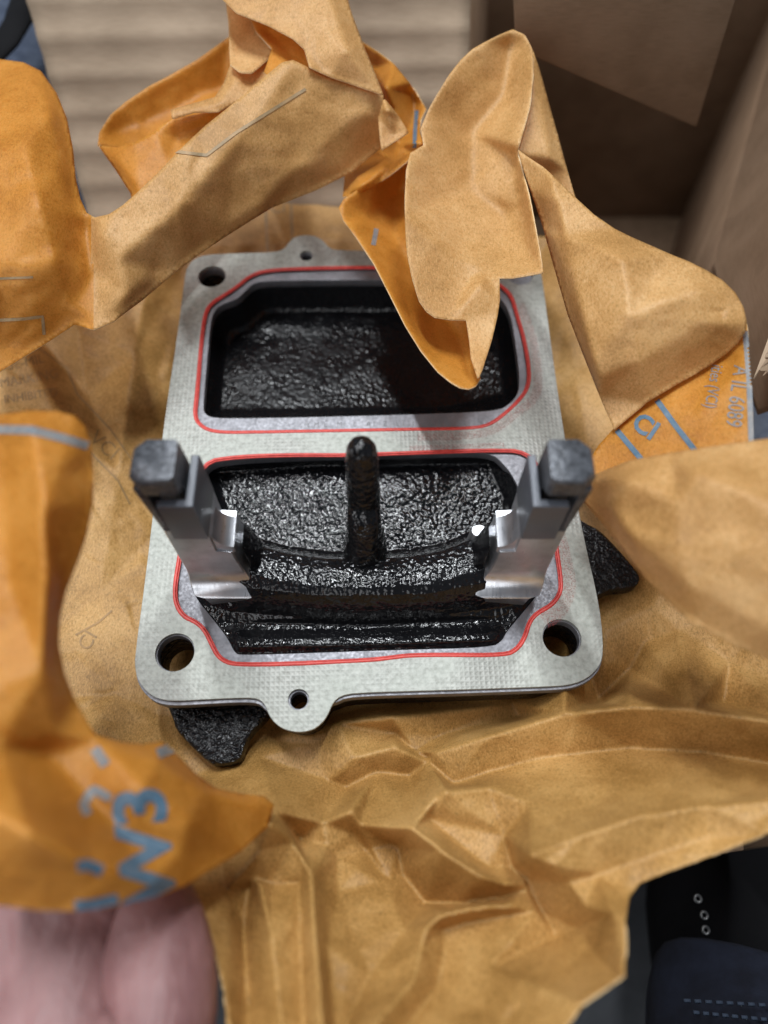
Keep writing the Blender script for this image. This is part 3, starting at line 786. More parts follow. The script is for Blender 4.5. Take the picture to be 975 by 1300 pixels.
# the two upright arms
def arm(side):
    """side=-1 left. Pixel x is mirrored about the casting's own axis for the right arm."""
    if side < 0: xo, xi = -4.70, -3.22
    else: xo, xi = 3.88, 2.40
    s = 1 if side > 0 else -1
    X = lambda o: (xi + (xo - xi) * o)           # 0 inner .. 1 outer
    yfr = 7.05
    a = thing("upright_arm", "x", "y") if False else bpy.data.objects.new("upright_arm", None)
    # machined lower arm with a fillet foot
    prof = [(-.44, -.15), (-.47, .46), (-.42, .52), (-.26, .58), (-.13, .70), (-.05, .86), (0, 1.12), (0, 1.7), (0, 2.16), (0, 2.2), (0, 3.26)]
    inn = [-.06, -.10, -.12, -.10, -.02, .03, .08, .12, .13, .36, .36]
    out_ = [.86, .90, .93, .97, 1, 1, 1, 1, 1, 1, 1]
    rings = []
    for (dy, z), i_, o_ in zip(prof, inn, out_):
        y0 = yfr + dy; y1 = yfr + 1.05
        xi_, xo_ = X(i_), X(o_)
        c = .10
        if z < .5:   # rounded foot corners
            cc = .22
        else: cc = .03
        rings.append([Vector((xo_, y0 + cc, z)), Vector((xo_ - s * cc, y0, z)), Vector((xi_ + s * cc, y0, z)), Vector((xi_, y0 + cc, z)), Vector((xi_, y1, z)), Vector((xo_, y1, z))])
    if side > 0: rings = [r[::-1] for r in rings]
    body = ringloft("lower_arm", rings, MACHINED, part, sharp=.7)
    # upper post and hooked cap
    xo2 = xo
    pz = [(3.2, .62, 1.0, .28, 1.0), (4.3, .62, 1.02, .28, 1.0), (4.75, .60, 1.06, .20, 1.0), (4.9, .54, 1.09, -.02, .98), (5.3, .54, 1.10, -.04, .95), (5.42, .53, 1.06, -.02, .93), (5.47, .56, 1.02, .02, .90)]
    rings = []
    for z, i_, o_, dy0, dy1 in pz:
        xi_, xo_ = X(i_) , X(o_)
        xi_ = X(0.50); 
        y0, y1 = yfr + dy0, yfr + dy1
        cc = .07; co = .2
        xi2, xo3 = xi_, xo_
        rings.append([Vector((xo3, y0 + co, z)), Vector((xo3 - s * co, y0, z)), Vector((xi2 + s * cc, y0, z)), Vector((xi2, y0 + cc, z)), Vector((xi2, y1 - cc, z)), Vector((xi2 + s * cc, y1, z)), Vector((xo3 - s * co, y1, z)), Vector((xo3, y1 - co, z))])
    if side > 0: rings = [r[::-1] for r in rings]
    cap = ringloft("hooked_post", rings, CAST, part, sharp=.7)
    # L-shaped bracket plate in front of and inside the post
    t = .17
    z0, z1 = 3.25, 4.75
    xin = X(.335)
    xfo = X(.82)
    yA, yB2 = yfr - .02 - t, yfr + 1.0
    q = [(xfo, yA), (xin + s * .0, yA), (xin, yB2), (xin + s * t, yB2), (xin + s * t, yA + t), (xfo, yA + t)]
    lp = [Vector((x, y, 0)) for x, y in q]
    slab("angle_bracket", lp, [], z0, z1, BRACKET, part, .025)
    q = [Vector((X(.90), yfr + .02, 3.2)), Vector((X(1.0), yfr + .02, 3.2)), Vector((X(1.0), yfr + .9, 3.2)), Vector((X(.90), yfr + .9, 3.2)),
         Vector((X(.95), yfr + .0, 5.1)), Vector((X(1.08), yfr + .0, 5.1)), Vector((X(1.08), yfr + .9, 5.1)), Vector((X(.95), yfr + .9, 5.1))]
    bevel_box("side_web", q, CAST, part, .02, 1)
    # shoulder flare on the inner side
    vs = []
    ring = []
    y0, y1 = yfr + .05, yfr + .80
    pr = [(X(.37), 2.9), (X(.335), 2.72), (X(.29), 2.55), (X(.23), 2.44), (X(.16), 2.37), (X(.10), 2.34), (X(.09), 2.15), (X(.35), 1.2)]
    r0 = [Vector((x, y0, z)) for x, z in pr]; r1 = [Vector((x, y1, z)) for x, z in pr]
    ringloft("shoulder", [r0, r1], MACHINED, part, sharp=.9)
    # little machined boss
    bx, by = (at(316, 683, 1.0) if side < 0 else at(608, 674, 1.0)).xy
    ringloft("boss", [ell((bx, by, 0.2), .26, .22), ell((bx, by, .98), .2, .17), ell((bx, by, 1.02), .17, .14)], MACHINED, part, sharp=.6)
    # black web joining arm and saddle
    w0 = X(.02); w1 = X(-.28)
    q = [Vector((w0, yfr + .15, -.6)), Vector((w1, yfr + .35, -.6)), Vector((w1, yfr + .95, -.6)), Vector((w0, yfr + 1.0, -.6)),
         Vector((w0, yfr + .12, 2.05)), Vector((X(-.16), yfr + .25, .9)), Vector((X(-.16), yfr + .9, .9)), Vector((w0, yfr + .9, 2.05))]
    bevel_box("arm_web", q, BLACK, part, .08, 3)
    # casting wall under the arm
    q = [Vector((X(1.0), yfr - .10, -.5)), Vector((X(-.1), yfr - .35, -.5)), Vector((X(-.1), yfr + 1.2, -.5)), Vector((X(1.02), yfr + 1.2, -.5)),
         Vector((X(.93), yfr - .05, .12)), Vector((X(-.05), yfr - .30, .2)), Vector((X(-.05), yfr + 1.1, .2)), Vector((X(.95), yfr + 1.1, .2))]
    bevel_box("arm_foot", q, BLACK_FINE, part, .06, 2)
arm(-1); arm(1)
# faint engraved strokes on the ledge
def engrave(s, px, py, size, sx):
    F0 = (np.array([0., 1000.]), np.array([0., 1000.]), np.full((2, 2), -.088), [(0, 0), (975, 0), (975, 1300), (0, 1300)])
    text_print("engraved_mark", s, (px, py), 1.0, size, F0, ENGRAVE, part, sx, -.02, lift=.005, spacing=1.3)
for k, ch in enumerate("LMLM|LALZLII"):
    engrave(ch, 386 + k * 12.5 + (4 if k % 3 == 0 else 0), 542.5 - k * .2, 9.5, .95)
adopt(part); adopt(gas)

# ------------------------------------------------------------------ the paper
paper = thing("wrapping_paper", "crumpled orange-brown anti-rust kraft paper with blue print wrapped round the metal part", "paper", (0, 8, -1.8))
BASE = sheet("paper_base", [
    (-70, 290, -1.0), (100, 305, -1.3), (235, 292, -1.6), (262, 240, -1.6), (300, 222, -1.6), (470, 215, -1.7), (600, 300, -1.8), (700, 300, -1.7), (742, 320, -1.5), (800, 520, -1.3), (870, 640, -.9), (1040, 720, 0.2), (1060, 900, 1.4), (1030, 1040, 3.3), (975, 1058, 3.2), (900, 1088, 2.75), (850, 1106, 2.6), (812, 1122, 2.5), (799, 1140, 2.6), (794, 1170, 3.3), (795, 1200, 3.5), (793, 1238, 3.8), (740, 1275, 3.8), (690, 1345, 3.8),
    (290, 1345, 2.6), (285, 1260, 2.4), (268, 1190, 2.0), (250, 1140, 1.6), (180, 1090, .6), (60, 1000, -.2), (-70, 900, -1)],
    [[(230, 345, -2.0), (250, 312, -1.8), (420, 305, -1.8)], [(250, 450, -2.5), (300, 380, -2.5), (640, 380, -2.5)], [(240, 520, -2.5), (640, 520, -2.5), (690, 560, -2.2)], [(220, 650, -2.2), (460, 650, -2.5), (680, 700, -2.3)], [(220, 780, -2.0), (460, 800, -2.2), (720, 780, -2.0)],
     [(720, 400, -1.7), (745, 560, -1.6), (790, 700, -1.6), (800, 850, -1.55), (760, 890, -1.6)],
     [(195, 330, -1.3), (170, 450, -1.5), (150, 600, -1.35), (130, 750, -1.6), (150, 880, -1.6)],
     [(100, 420, -1.0), (110, 500, -1.5), (100, 560, -.9)],
     [(200, 905, -1.75), (330, 940, -1.72), (450, 900, -1.72), (650, 893, -1.72)],
     [(770, 800, -1.5), (830, 770, -1.0), (900, 790, -.6)], [(820, 815, -1.3), (860, 800, -.8), (925, 840, -.2), (918, 892, .1)],
     [(250, 985, -1.3), (330, 962, -1.4), (400, 945, -1.35)],
     [(416, 991, -1.15), (449, 962, -1.05), (502, 948, -1.0), (543, 968, -1.1)], [(440, 1000, -1.3), (480, 980, -1.35), (520, 985, -1.3)],
     [(429, 919, -1.35), (498, 911, -1.2), (527, 954, -1.35), (545, 960, -1.25)], [(500, 930, -1.65), (560, 935, -1.5), (660, 910, -1.6)],
     [(552, 956, -.9), (620, 935, -.45), (717, 905, .1), (798, 897, .7), (880, 900, 1.1), (1010, 920, 1.6)],
     [(575, 996, -.75), (630, 978, -.6), (688, 962, -.4), (798, 950, .0), (890, 955, .5), (1010, 975, .9)],
     [(675, 1087, 2.25), (740, 1061, 2.35), (815, 1036, 2.5), (900, 1024, 2.7), (1010, 1014, 3.0)],
     [(760, 1110, 2.15), (800, 1095, 2.3), (900, 1062, 2.6)],
     [(566, 1003, .45), (620, 1000, .35), (668, 990, .1), (673, 1020, .9)],
     [(566, 1005, .5), (545, 1040, .2), (620, 1103, .6)],
     [(560, 1006, .35), (540, 1030, .5), (523, 1052, .9), (560, 1080, 1.15), (613, 1114, 1.35), (640, 1122, 1.1)],
     [(505, 1075, -.35), (512, 1110, -.35), (540, 1146, -.1), (578, 1148, .2), (640, 1140, .35)],
     [(640, 1060, .5), (650, 1100, .5), (672, 1118, .8)],
     [(684, 1092, 2.2), (705, 1098, 2.3), (722, 1120, 1.9), (732, 1180, 1.5)], [(668, 1130, .8), (690, 1160, .8), (705, 1188, 1.1)],
     [(730, 1185, 1.6), (755, 1212, 2.5), (785, 1241, 3.6)], [(745, 1150, 2.2), (780, 1160, 3.0), (786, 1210, 3.4)],
     [(680, 1156, 1.1), (640, 1150, 1.35), (600, 1153, 1.45), (560, 1162, 1.45), (543, 1177, 1.5), (534, 1205, 1.8), (527, 1241, 2.15), (500, 1275, 2.6), (474, 1303, 3.0), (440, 1345, 3.4)],
     [(562, 1180, 1.0), (590, 1172, .95), (615, 1168, .95)], [(565, 1208, 1.3), (556, 1250, 1.7), (520, 1300, 2.4)], [(620, 1230, 2.0), (640, 1300, 2.9)],
     [(430, 1130, .3), (500, 1150, .5), (515, 1180, 1.0)], [(450, 1190, 1.0), (470, 1240, 1.6), (440, 1300, 2.3)],
     [(379, 1065, -.15), (410, 1045, .0), (445, 1030, .15), (458, 1048, .0), (472, 1077, -.3), (494, 1118, -.1)], [(450, 1060, -.3), (466, 1080, -.45)],
     [(416, 1073, .05), (430, 1090, -.12), (453, 1103, .05), (494, 1120, .0)],
     [(350, 1030, .9), (372, 1068, .9), (395, 1107, 1.15), (399, 1180, 1.9), (404, 1240, 2.5), (411, 1345, 3.4)], [(412, 1115, .6), (416, 1200, 1.5), (428, 1345, 2.8)], [(380, 1120, .8), (382, 1200, 1.6), (388, 1345, 2.8)],
     [(342, 1045, 1.5), (330, 1080, 1.0), (322, 1116, .7), (345, 1122, .7), (385, 1112, .9)],
     [(316, 1128, .45), (310, 1180, .8), (312, 1240, 1.5), (322, 1345, 2.5)], [(330, 1122, 1.0), (345, 1190, 1.8), (362, 1345, 3.0)], [(288, 1130, .9), (292, 1200, 1.7), (300, 1345, 2.8)]],
    [DIRTY, ORANGE, RIM], paper, cell=2.9, smooth=1, crum=((.085, 70), (.045, 30), (.014, 13)), seed=3, cblur=0, relief=1.5)
LOBE = sheet("paper_lobe", [
    (-70, 50, 3.3), (0, 75, 4.1), (30, 79, 4.15), (52, 90, 4.1), (72, 118, 4.05), (85, 150, 4.0), (93, 190, 3.9), (96, 225, 3.8), (102, 252, 3.8), (110, 270, 3.85), (120, 276, 3.9), (138, 272, 4.1), (155, 261, 4.2), (170, 248, 4.3), (200, 220, 4.5), (230, 188, 4.7), (260, 160, 4.8), (300, 128, 4.95), (335, 98, 5.1), (358, 79, 5.2), (372, 76, 5.2), (420, 99, 4.8), (487, 121, 4.3),
    (484, 188, 2.9), (445, 220, 2.7), (400, 242, 2.6), (345, 264, 2.6), (300, 292, 2.6), (260, 318, 2.6), (220, 348, 2.6), (180, 382, 2.6), (145, 408, 2.7), (118, 419, 2.7), (95, 412, 2.6), (60, 435, 2.3), (0, 472, 2.0), (-70, 510, 1.6)],
    [[(487, 121, 4.3), (430, 168, 3.8), (380, 213, 3.5), (335, 262, 3.05), (290, 290, 2.9)],
     [(112, 290, 3.5), (118, 350, 3.1), (122, 405, 2.75)],
     [(130, 290, 4.1), (150, 330, 3.7), (160, 370, 3.2)],
     [(-60, 200, 4.7), (30, 180, 5.0), (50, 260, 4.9), (70, 330, 4.2), (90, 390, 3.0)],
     [(0, 340, 4.2), (30, 400, 3.2), (0, 440, 2.4)],
     [(60, 140, 4.7), (75, 200, 4.5), (88, 270, 4.2)],
     [(370, 85, 5.15), (300, 180, 4.6), (230, 260, 4.2)]],
    P_OR, paper, cell=3.2, smooth=10, crum=((.07, 60), (.02, 18)), seed=8, cblur=4, matfn=lambda x, y: 1 if x > 116 + (y - 276) * .02 else 0)
# strip area of the lobe sheet turns its plain side
STRIP = None
sheet("loop_back", [(124, 184, 3.1), (126, 168, 3.1), (140, 146, 3.1), (160, 129, 3.1), (190, 109, 3.2), (215, 96, 3.2), (250, 76, 3.3), (292, 46, 3.4), (305, 130, 2.8), (250, 190, 2.4), (170, 190, 2.6)],
    [[(150, 168, 2.6), (220, 140, 2.4), (290, 110, 2.4)]], P_OR, paper, cell=3, smooth=10, crum=((.03, 30),), seed=2, cblur=3)
sheet("loop_front", [(124, 184, 3.15), (148, 187, 3.5), (172, 180, 3.7), (196, 167, 3.8), (217, 151, 3.85), (260, 143, 3.9), (300, 120, 4.0), (320, 140, 3.6), (200, 300, 2.8), (168, 262, 3.0), (166, 246, 3.05), (146, 215, 3.1)],
    [[(150, 205, 3.5), (175, 240, 3.4)], [(216, 152, 3.85), (226, 175, 3.4), (215, 210, 3.4)]], P_OR, paper, cell=3, smooth=6, crum=((.04, 30),), seed=4, cblur=3)
sheet("strip_end", [(217, 139, 4.1), (245, 131, 4.15), (273, 123, 4.2), (284, 105, 4.25), (293, 80, 4.3), (322, 92, 4.3), (343, 70, 4.4), (346, 95, 4.3), (310, 125, 4.2), (277, 142, 4.1), (245, 143, 4.1), (218, 151, 4.0)],
    [[(220, 145, 4.1), (276, 133, 4.25), (300, 100, 4.4)]], P_TAN, paper, cell=2.5, smooth=4, crum=((.02, 30),), seed=6)
sheet("twisted_neck", [(270, -40, 4.6), (286, 0, 4.6), (290, 30, 4.6), (292, 82, 4.6), (305, 92, 4.6), (320, 93, 4.55), (344, 72, 4.5), (345, 50, 4.5), (330, 20, 4.5), (330, -40, 4.5)],
    [[(300, 0, 4.7), (310, 50, 4.5), (322, 90, 4.6)]], P_TAN, paper, cell=3, smooth=5, crum=((.03, 30),), seed=7)
sheet("twisted_underside", [(308, 5, 4.7), (345, 20, 4.75), (400, 45, 4.75), (405, 92, 4.75), (372, 80, 4.75), (342, 98, 4.75), (335, 92, 4.72), (345, 62, 4.7), (325, 40, 4.7)],
    [[(340, 40, 4.5), (380, 80, 4.55)]], P_OR, paper, cell=3, smooth=4, crum=((.03, 24),), seed=9)
sheet("upper_fold", [(255, -60, 5.6), (278, -5, 5.5), (300, 16, 5.4), (340, 32, 5.35), (372, 49, 5.3), (386, 62, 5.2), (393, 85, 5.1), (420, 98, 4.85), (487, 121, 4.35), (476, 92, 4.6), (462, 58, 4.9), (446, 15, 5.2), (425, -60, 5.6)],
    [[(487, 121, 4.35), (440, 62, 5.35), (410, -30, 5.8)], [(400, 75, 5.1), (380, 20, 5.5)]], P_TAN, paper, cell=3, smooth=4, crum=((.03, 30),), seed=10)
CRINK = sheet("crinkled_fold", [(455, 50, 3.2), (480, 66, 3.5), (500, 81, 3.7), (520, 105, 3.5), (541, 138, 3.2), (534, 152, 3.3), (533, 168, 3.3), (538, 183, 3.6), (522, 201, 3.3), (497, 221, 2.9), (475, 236, 2.6), (453, 249, 2.4), (435, 250, 2.3), (440, 200, 1.6), (460, 120, 2.2)],
    [[(500, 81, 3.7), (489, 112, 4.1), (500, 140, 3.5), (519, 168, 2.8), (532, 182, 3.7)], [(484, 192, 2.2), (505, 184, 3.0), (532, 182, 3.7)], [(470, 85, 2.8), (480, 130, 2.4)], [(524, 118, 3.0), (526, 150, 2.7)], [(460, 235, 2.9), (500, 205, 2.9), (525, 190, 3.2)]],
    P_OR, paper, cell=2.6, smooth=2, crum=((.06, 26),), seed=11)
sheet("crinkled_facet", [(487, 124, 4.3), (497, 135, 4.2), (508, 150, 4.0), (519, 168, 3.8), (500, 180, 3.7), (484, 191, 3.6), (480, 150, 3.9)], [[(492, 140, 4.3), (500, 172, 3.7)]], P_TAN, paper, cell=2.6, smooth=1, crum=((.05, 20),), seed=12)
CURL = sheet("curl_inside", [(430, 264, 2.6), (436, 253, 2.7), (452, 242, 2.7), (475, 232, 2.6), (500, 218, 2.4), (522, 200, 2.2), (560, 260, 1.9), (560, 360, 2.0), (600, 400, 2.2), (604, 440, 2.6), (608, 470, 2.9), (610, 480, 3.1), (604, 490, 3.2), (595, 494, 3.25), (584, 492, 3.25), (572, 485, 3.2), (556, 472, 3.15), (535, 446, 3.1), (515, 414, 3.0), (495, 374, 2.9), (475, 335, 2.7), (452, 301, 2.6), (436, 280, 2.55)],
    [[(446, 287, 2.7), (470, 275, 1.9), (510, 240, 1.2)], [(460, 300, 2.5), (520, 390, 2.3), (560, 440, 2.4), (598, 470, 2.6)], [(500, 300, 1.4), (545, 380, 1.6), (585, 430, 1.9)]],
    P_OR, paper, cell=2.8, smooth=8, crum=((.03, 34),), seed=13, cblur=3)
LOOP = sheet("curled_loop", [(651, 37, 5.0), (634, 44, 4.98), (616, 53, 4.95), (600, 62, 4.9), (585, 76, 4.8), (570, 95, 4.7), (556, 118, 4.55), (545, 137, 4.4), (534, 163, 4.2), (536, 172, 4.15), (538, 184, 4.1), (521, 194, 4.1), (516, 215, 4.15), (514, 250, 4.1), (514.5, 290, 4.0), (517, 322, 3.9), (523, 352, 3.8), (532, 382, 3.65), (541, 395, 3.55), (552, 403, 3.5), (572, 406, 3.4), (592, 407, 3.3), (596, 434, 3.3), (598, 455, 3.3), (607, 482, 3.35), (613, 468, 3.35), (625, 430, 3.25), (632, 400, 3.3), (635, 380, 3.35), (634, 353, 3.5), (650, 353, 3.6), (690, 346, 3.8), (684, 312, 3.9), (672, 250, 4.15), (657, 195, 4.35), (658, 188, 4.35), (665, 165, 4.5), (673, 135, 4.7), (677, 95, 4.9), (676, 62, 5.0), (666, 44, 5.02)],
    [[(520, 275, 4.0), (555, 308, 3.8), (582, 329, 3.55), (604, 351, 3.3)], [(604, 351, 3.3), (620, 350, 3.4), (634, 352, 3.5)], [(606, 356, 3.75), (632, 386, 3.4)],
     [(540, 200, 3.9), (560, 250, 3.3), (590, 300, 3.2), (640, 320, 3.1)], [(648, 60, 4.5), (640, 120, 3.9), (600, 170, 3.4), (600, 240, 3.0), (640, 270, 2.95)], [(655, 200, 3.7), (662, 260, 3.4), (668, 320, 3.3)],
     [(538, 184, 4.1), (556, 178, 3.9)]],
    P_TAN, paper, cell=2.8, smooth=9, crum=((.035, 50),), seed=14, cblur=3)
sheet("loop_back_side", [(676, 62, 4.68), (684, 84, 4.43), (692, 112, 4.18), (700, 142, 3.93), (708, 170, 3.68), (720, 215, 3.38), (732, 256, 3.08), (700, 260, 2.78), (672, 220, 3.38), (656, 192, 3.98), (665, 165, 4.13), (673, 135, 4.33), (677, 95, 4.58)],
    [[(684, 110, 4.43), (700, 200, 3.78)]], P_TAN, paper, cell=2.8, smooth=4, crum=((.02, 30),), seed=15)
CONE = sheet("paper_cone", [(658, 190, 4.35), (670, 199, 4.4), (690, 212, 4.5), (710, 230, 4.55), (730, 250, 4.6), (755, 273, 4.65), (780, 290, 4.7), (800, 300, 4.75), (825, 311, 4.8), (850, 322, 4.85), (875, 332, 4.9), (897, 343, 4.9), (918, 356, 4.9), (934, 372, 4.85), (944, 390, 4.75), (948, 408, 4.6), (946, 422, 4.4), (936, 437, 4.1), (920, 451, 3.9), (900, 465, 3.75), (860, 488, 3.5), (820, 512, 3.25), (780, 545, 2.9), (762, 505, 2.95), (740, 450, 3.0), (720, 398, 3.05), (700, 328, 3.2), (688, 285, 3.4), (672, 238, 3.9), (661, 205, 4.2)],
    [[(700, 222, 4.7), (708, 256, 4.6), (718, 300, 4.45), (735, 380, 4.25), (752, 461, 3.95), (760, 480, 3.7)], [(790, 330, 5.2), (800, 400, 4.9), (810, 460, 4.2)], [(880, 370, 5.1), (890, 410, 4.7), (890, 440, 4.2)], [(700, 300, 3.9), (730, 400, 3.7), (755, 480, 3.4)]],
    P_TAN, paper, cell=2.8, smooth=6, crum=((.035, 44),), seed=16, cblur=2)
PRINTED = sheet("printed_fold", [(948, 408, 4.5), (950, 440, 4.4), (953, 480, 4.3), (956, 520, 4.25), (958, 590, 4.2), (900, 600, 3.8), (800, 625, 3.0), (742, 630, 2.4), (738, 600, 2.5), (760, 565, 2.65), (780, 543, 2.75), (820, 510, 3.1), (860, 486, 3.35), (900, 463, 3.6), (920, 449, 3.75), (936, 435, 3.95)],
    [[(800, 560, 3.0), (880, 530, 3.6), (930, 480, 4.1)]], P_OR, paper, cell=2.8, smooth=5, crum=((.03, 40),), seed=17)
RLOBE = sheet("paper_lobe", [(736, 613, 2.9), (760, 600, 3.5), (800, 584, 4.4), (850, 575, 5.0), (900, 567, 5.4), (950, 560, 5.7), (1060, 545, 6), (1060, 870, 5.0), (975, 836, 4.7), (935, 820, 4.6), (900, 803, 4.4), (872, 785, 4.2), (850, 766, 4.0), (820, 735, 3.7), (790, 697, 3.4), (765, 665, 3.1), (742, 638, 2.8)],
    [[(736, 613, 2.9), (770, 606, 4.2), (800, 612, 5.0), (860, 640, 5.5), (930, 690, 5.8), (1000, 740, 6.0)], [(800, 680, 4.6), (870, 740, 4.9), (980, 800, 5.4)], [(880, 600, 5.8), (980, 640, 6.3)], [(780, 650, 4.3), (860, 690, 5.3)]],
    [TAN, ORANGE, RIM], paper, cell=3.2, smooth=8, crum=((.06, 70),), seed=18, cblur=4)
LLOBE = sheet("paper_lobe", [(-70, 518, 6.2), (0, 526, 6.5), (40, 521, 6.6), (72, 522, 6.55), (95, 528, 6.4), (108, 541, 6.2), (116, 565, 6.1), (119, 600, 6.0), (118, 640, 5.9), (110, 680, 5.8), (98, 715, 5.6), (84, 750, 5.5), (76, 785, 5.3), (75, 820, 5.1), (82, 855, 4.9), (95, 888, 4.8), (110, 915, 4.7), (122, 933, 4.6), (150, 941, 4.3), (180, 945, 4.0), (205, 941, 3.7), (222, 955, 3.4), (248, 982, 2.9), (275, 1001, 2.5), (310, 1008, 2.2), (335, 1010, 1.9), (348, 1022, 1.8), (340, 1050, 1.9), (305, 1082, 2.5), (262, 1108, 3.4), (235, 1125, 3.9), (200, 1138, 4.4), (150, 1150, 4.8), (100, 1157, 5.1), (50, 1156, 5.3), (0, 1150, 5.4), (-70, 1145, 5.5)],
    [[(40, 545, 7.0), (55, 640, 7.0), (60, 740, 6.7), (55, 850, 6.1), (70, 930, 5.3)], [(100, 560, 6.4), (98, 640, 6.3), (80, 720, 5.9)],
     [(122, 938, 4.7), (200, 965, 4.5), (262, 1000, 3.6), (330, 1020, 2.3)], [(-60, 1010, 6.8), (40, 1060, 6.8), (110, 1095, 6.0), (190, 1122, 4.9)], [(60, 960, 4.9), (110, 1010, 4.7), (160, 1060, 4.6), (230, 1080, 4.2)],
     [(180, 1000, 5.0), (240, 1040, 4.4)], [(-60, 900, 6.4), (0, 950, 5.9)], [(5, 600, 6.3), (15, 750, 6.1)]],
    P_OR, paper, cell=3.4, smooth=8, crum=((.06, 70),), seed=19, cblur=4)

# print on the paper
def fld(o): return FIELDS[o.name]
def pline(o, pts, w, mat): line_print("printed_line", pts, w, fld(o), mat, o)
def ptext(o, t, org, ang, size, mat, **k): text_print("printed_lettering", t, org, ang, size, fld(o), mat, o, **k)
pline(PRINTED, [(783, 546), (820, 590)], 7, BLUE)
pline(PRINTED, [(834, 508), (858, 541), (884, 574)], 7, BLUE)
ptext(PRINTED, "CI", (800, 541), -34 + 180 - 180, 34, BLUE, sx=1.0, bold=.03)
ptext(PRINTED, "ities (VCI)", (904, 462), -100, 22, GREYINK, sx=.62)
ptext(PRINTED, "A IL 6089", (932, 463), -98, 30, GREYINK, sx=.66)
pline(PRINTED, [(946, 420), (951, 480), (954, 570)], 7, GREYINK)
pline(LLOBE, [(-40, 550), (0, 545), (40, 546), (80, 556), (112, 566)], 11, GREYINK)
ptext(LLOBE, "W3", (222, 1150), 96, 92, BLUE, sx=1.1, bold=.035)
pline(LLOBE, [(120, 950), (134, 972)], 14, GREYINK)
pline(LLOBE, [(200, 957), (220, 949)], 13, GREYINK)
pline(LLOBE, [(98, 1100), (112, 1098), (130, 1106)], 15, BLUE)
pline(LLOBE, [(95, 1150), (118, 1148), (150, 1141)], 13, BLUE)
pline(LLOBE, [(140, 1014), (120, 1002), (112, 1010), (106, 1022), (112, 1034)], 12, GREYINK)
pline(LOBE, [(222, 192), (262, 197), (300, 168), (345, 140), (388, 113)], 4, SLATE)
pline(LOBE, [(-10, 354), (42, 352)], 3, SLATE)
pline(LOBE, [(-10, 407), (30, 405), (54, 402), (56, 425)], 4, SLATE)
pline(CURL, [(478, 290), (474, 311)], 6, GREYINK)
pline(CRINK, [(529, 140), (527, 165), (526, 188)], 5, BLUE)
pline(BASE, [(337, 262), (340, 322)], 3, SLATE); pline(BASE, [(369, 240), (371, 305)], 3, SLATE)
ptext(BASE, "CI", (342, 270), 0, 22, SLATE)
ptext(BASE, "VCI", (112, 558), -42, 26, FAINT)
pline(BASE, [(47, 440), (85, 468), (98, 500), (140, 545), (172, 590)], 2.4, FAINT)
pline(BASE, [(110, 570), (150, 610), (165, 640)], 2.4, FAINT)
ptext(BASE, "3E-MIL", (10, 470), 12, 17, FAINT); ptext(BASE, "MARKING", (0, 492), 10, 17, FAINT); ptext(BASE, "INHIBITED", (5, 512), 8, 15, FAINT)
ptext(BASE, "CI", (112, 828), 60, 26, FAINT); pline(BASE, [(96, 806), (125, 790), (142, 775)], 2.4, FAINT)
adopt(paper)

# ------------------------------------------------------------------ the person: hand under the paper, jeans, boot
person = thing("person", "person in dark blue jeans and black boots with a pink hand holding the paper", "person", (-4, 0, -16))
def skin_body(name, joints, edges, mat, parent, sub=2):
    me = bpy.data.meshes.new(name)
    me.from_pydata([tuple(j[0]) for j in joints], edges, [])
    o = bpy.data.objects.new(name, me); S.collection.objects.link(o)
    sk = o.modifiers.new("skin", 'SKIN'); sk.use_smooth_shade = True
    for v, j in zip(me.skin_vertices[0].data, joints): v.radius = (j[1], j[2] if len(j) > 2 else j[1])
    me.skin_vertices[0].data[0].use_root = True
    sb = o.modifiers.new("sub", 'SUBSURF'); sb.levels = sub; sb.render_levels = sub
    m2 = bpy.data.meshes.new_from_object(o.evaluated_get(bpy.context.evaluated_depsgraph_get()))
    bpy.data.objects.remove(o)
    m2.name = name; m2.materials.clear(); m2.materials.append(mat)
    m2.polygons.foreach_set('use_smooth', [True] * len(m2.polygons))
    return link(bpy.data.objects.new(name, m2), parent)
J = [(at(60, 1330, 2.6), 1.9, 1.2), (at(60, 1650, 3.0), 1.9, 1.4), (at(60, 1190, 2.3), 1.7, 1.0), (at(10, 1090, 2.2), .8, .75), (at(70, 1070, 2.2), .8, .75), (at(125, 1060, 2.2), .8, .7),
     (at(-5, 990, 1.6), .7), (at(60, 970, 1.5), .72), (at(110, 985, 1.5), .7), (at(-20, 930, .8), .6), (at(25, 900, .8), .6), (at(62, 920, .8), .6),
     (at(185, 1400, 2.6), 1.3, 1.1), (at(205, 1275, 2.6), 1.25, 1.05), (at(195, 1165, 2.4), 1.0, .85), (at(180, 1090, 2.1), .6, .5),
     (at(-50, 1110, 2.2), .7, .6), (at(-60, 1010, 1.6), .6), (at(-50, 950, .9), .5)]
skin_body("hand", J, [(0, 1), (0, 2), (2, 3), (2, 4), (2, 5), (3, 6), (4, 7), (5, 8), (6, 9), (7, 10), (8, 11), (0, 12), (12, 13), (13, 14), (14, 15), (2, 16), (16, 17), (17, 18)], SKIN, person)
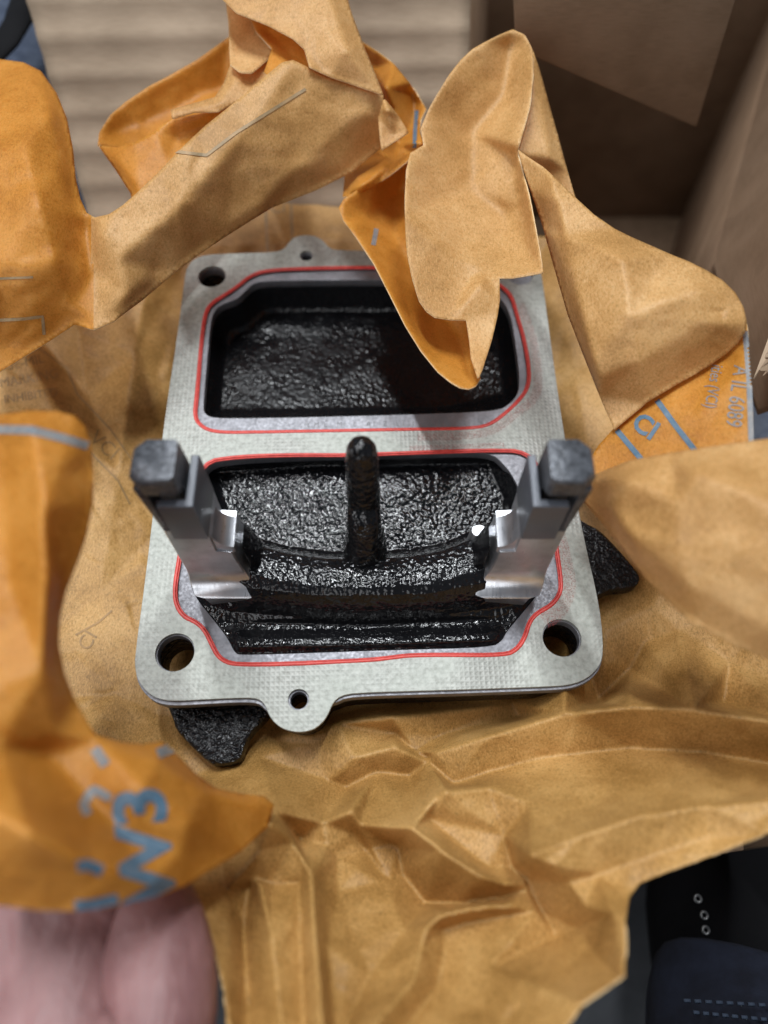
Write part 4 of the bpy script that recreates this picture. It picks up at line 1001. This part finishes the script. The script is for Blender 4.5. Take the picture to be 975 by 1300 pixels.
def leg(name, path, rad, mat, folds=.25, n=40, m=40, seed=0):
    pts = catmull(path, m // (len(path) - 1), False)
    rr = catmull([(r,) for r in rad], m // (len(rad) - 1), False)
    vs, fs = tube_verts([Vector(p) for p in pts], [float(r[0]) for r in rr], False, n)
    vs = [Vector(v) + Vector((noise.noise(Vector(v) * .35 + Vector((seed, 0, 0))), noise.noise(Vector(v) * .35 + Vector((seed, 5, 0))), noise.noise(Vector(v) * .35 + Vector((seed, 9, 0))))) * folds * 2 for v in vs]
    return mesh_obj(name, vs, fs, mat, person)
leg("trouser_leg", [(-26, 44, -7), (-19, 33, -6), (-15, 24, -7), (-15, 14, -9)], [7, 6.5, 6, 5.5], DENIM_L, .4, seed=3)
lg = leg("trouser_leg", [at(1010, 1680, -4), at(1000, 1500, -7), at(990, 1345, -9.2)], [4.6, 4.2, 3.9], DENIM, .4, seed=6)
leg("trouser_leg", [at(1100, 700, -9), at(1050, 560, -9), at(1040, 430, -9)], [3.6, 3.6, 3.6], DENIM_M, .2, seed=9)
# hem stitching
for k, (a, b) in enumerate((((868, 1270), (990, 1277)), ((880, 1285), (990, 1296)))):
    for i in range(9):
        t0, t1 = i / 9, (i + .6) / 9
        f = lambda t: at(a[0] + (b[0] - a[0]) * t, a[1] + (b[1] - a[1]) * t, -4.6)
        vs, fs = tube_verts([f(t0), f((t0 + t1) / 2), f(t1)], .05, False, 5)
        mesh_obj("hem_stitch", vs, fs, THREAD, lg)
# strap across the far leg
vs, fs = tube_verts([at(-30, 90, 1.2), at(8, 52, 1.4), at(24, 25, 1.5), at(38, -20, 1.5)], .55, False, 10, .3)
mesh_obj("strap", vs, fs, BOOT, person)
# boot
boot_rings = []
bc = [(at(985, 1330, -12.0), 3.6), (at(985, 1250, -12.0), 4.0), (at(980, 1180, -12.4), 4.2), (at(975, 1120, -12.9), 4.1), (at(975, 1060, -13.3), 3.6), (at(980, 1010, -13.8), 2.6)]
vs, fs = tube_verts([p[0] for p in bc], [p[1] for p in bc], False, 24, .95)
bt = mesh_obj("boot", vs, fs, BOOT, person)
for px, py in ((886, 1141), (894, 1162), (896, 1181)):
    c = at(px, py, -8.4)
    vs, fs = tube_verts([c + Vector((.10 * math.cos(a), .10 * math.sin(a), 0)) for a in [k * math.pi / 6 for k in range(12)]], .035, True, 6)
    mesh_obj("eyelet", vs, fs, EYELET, bt)
adopt(person)
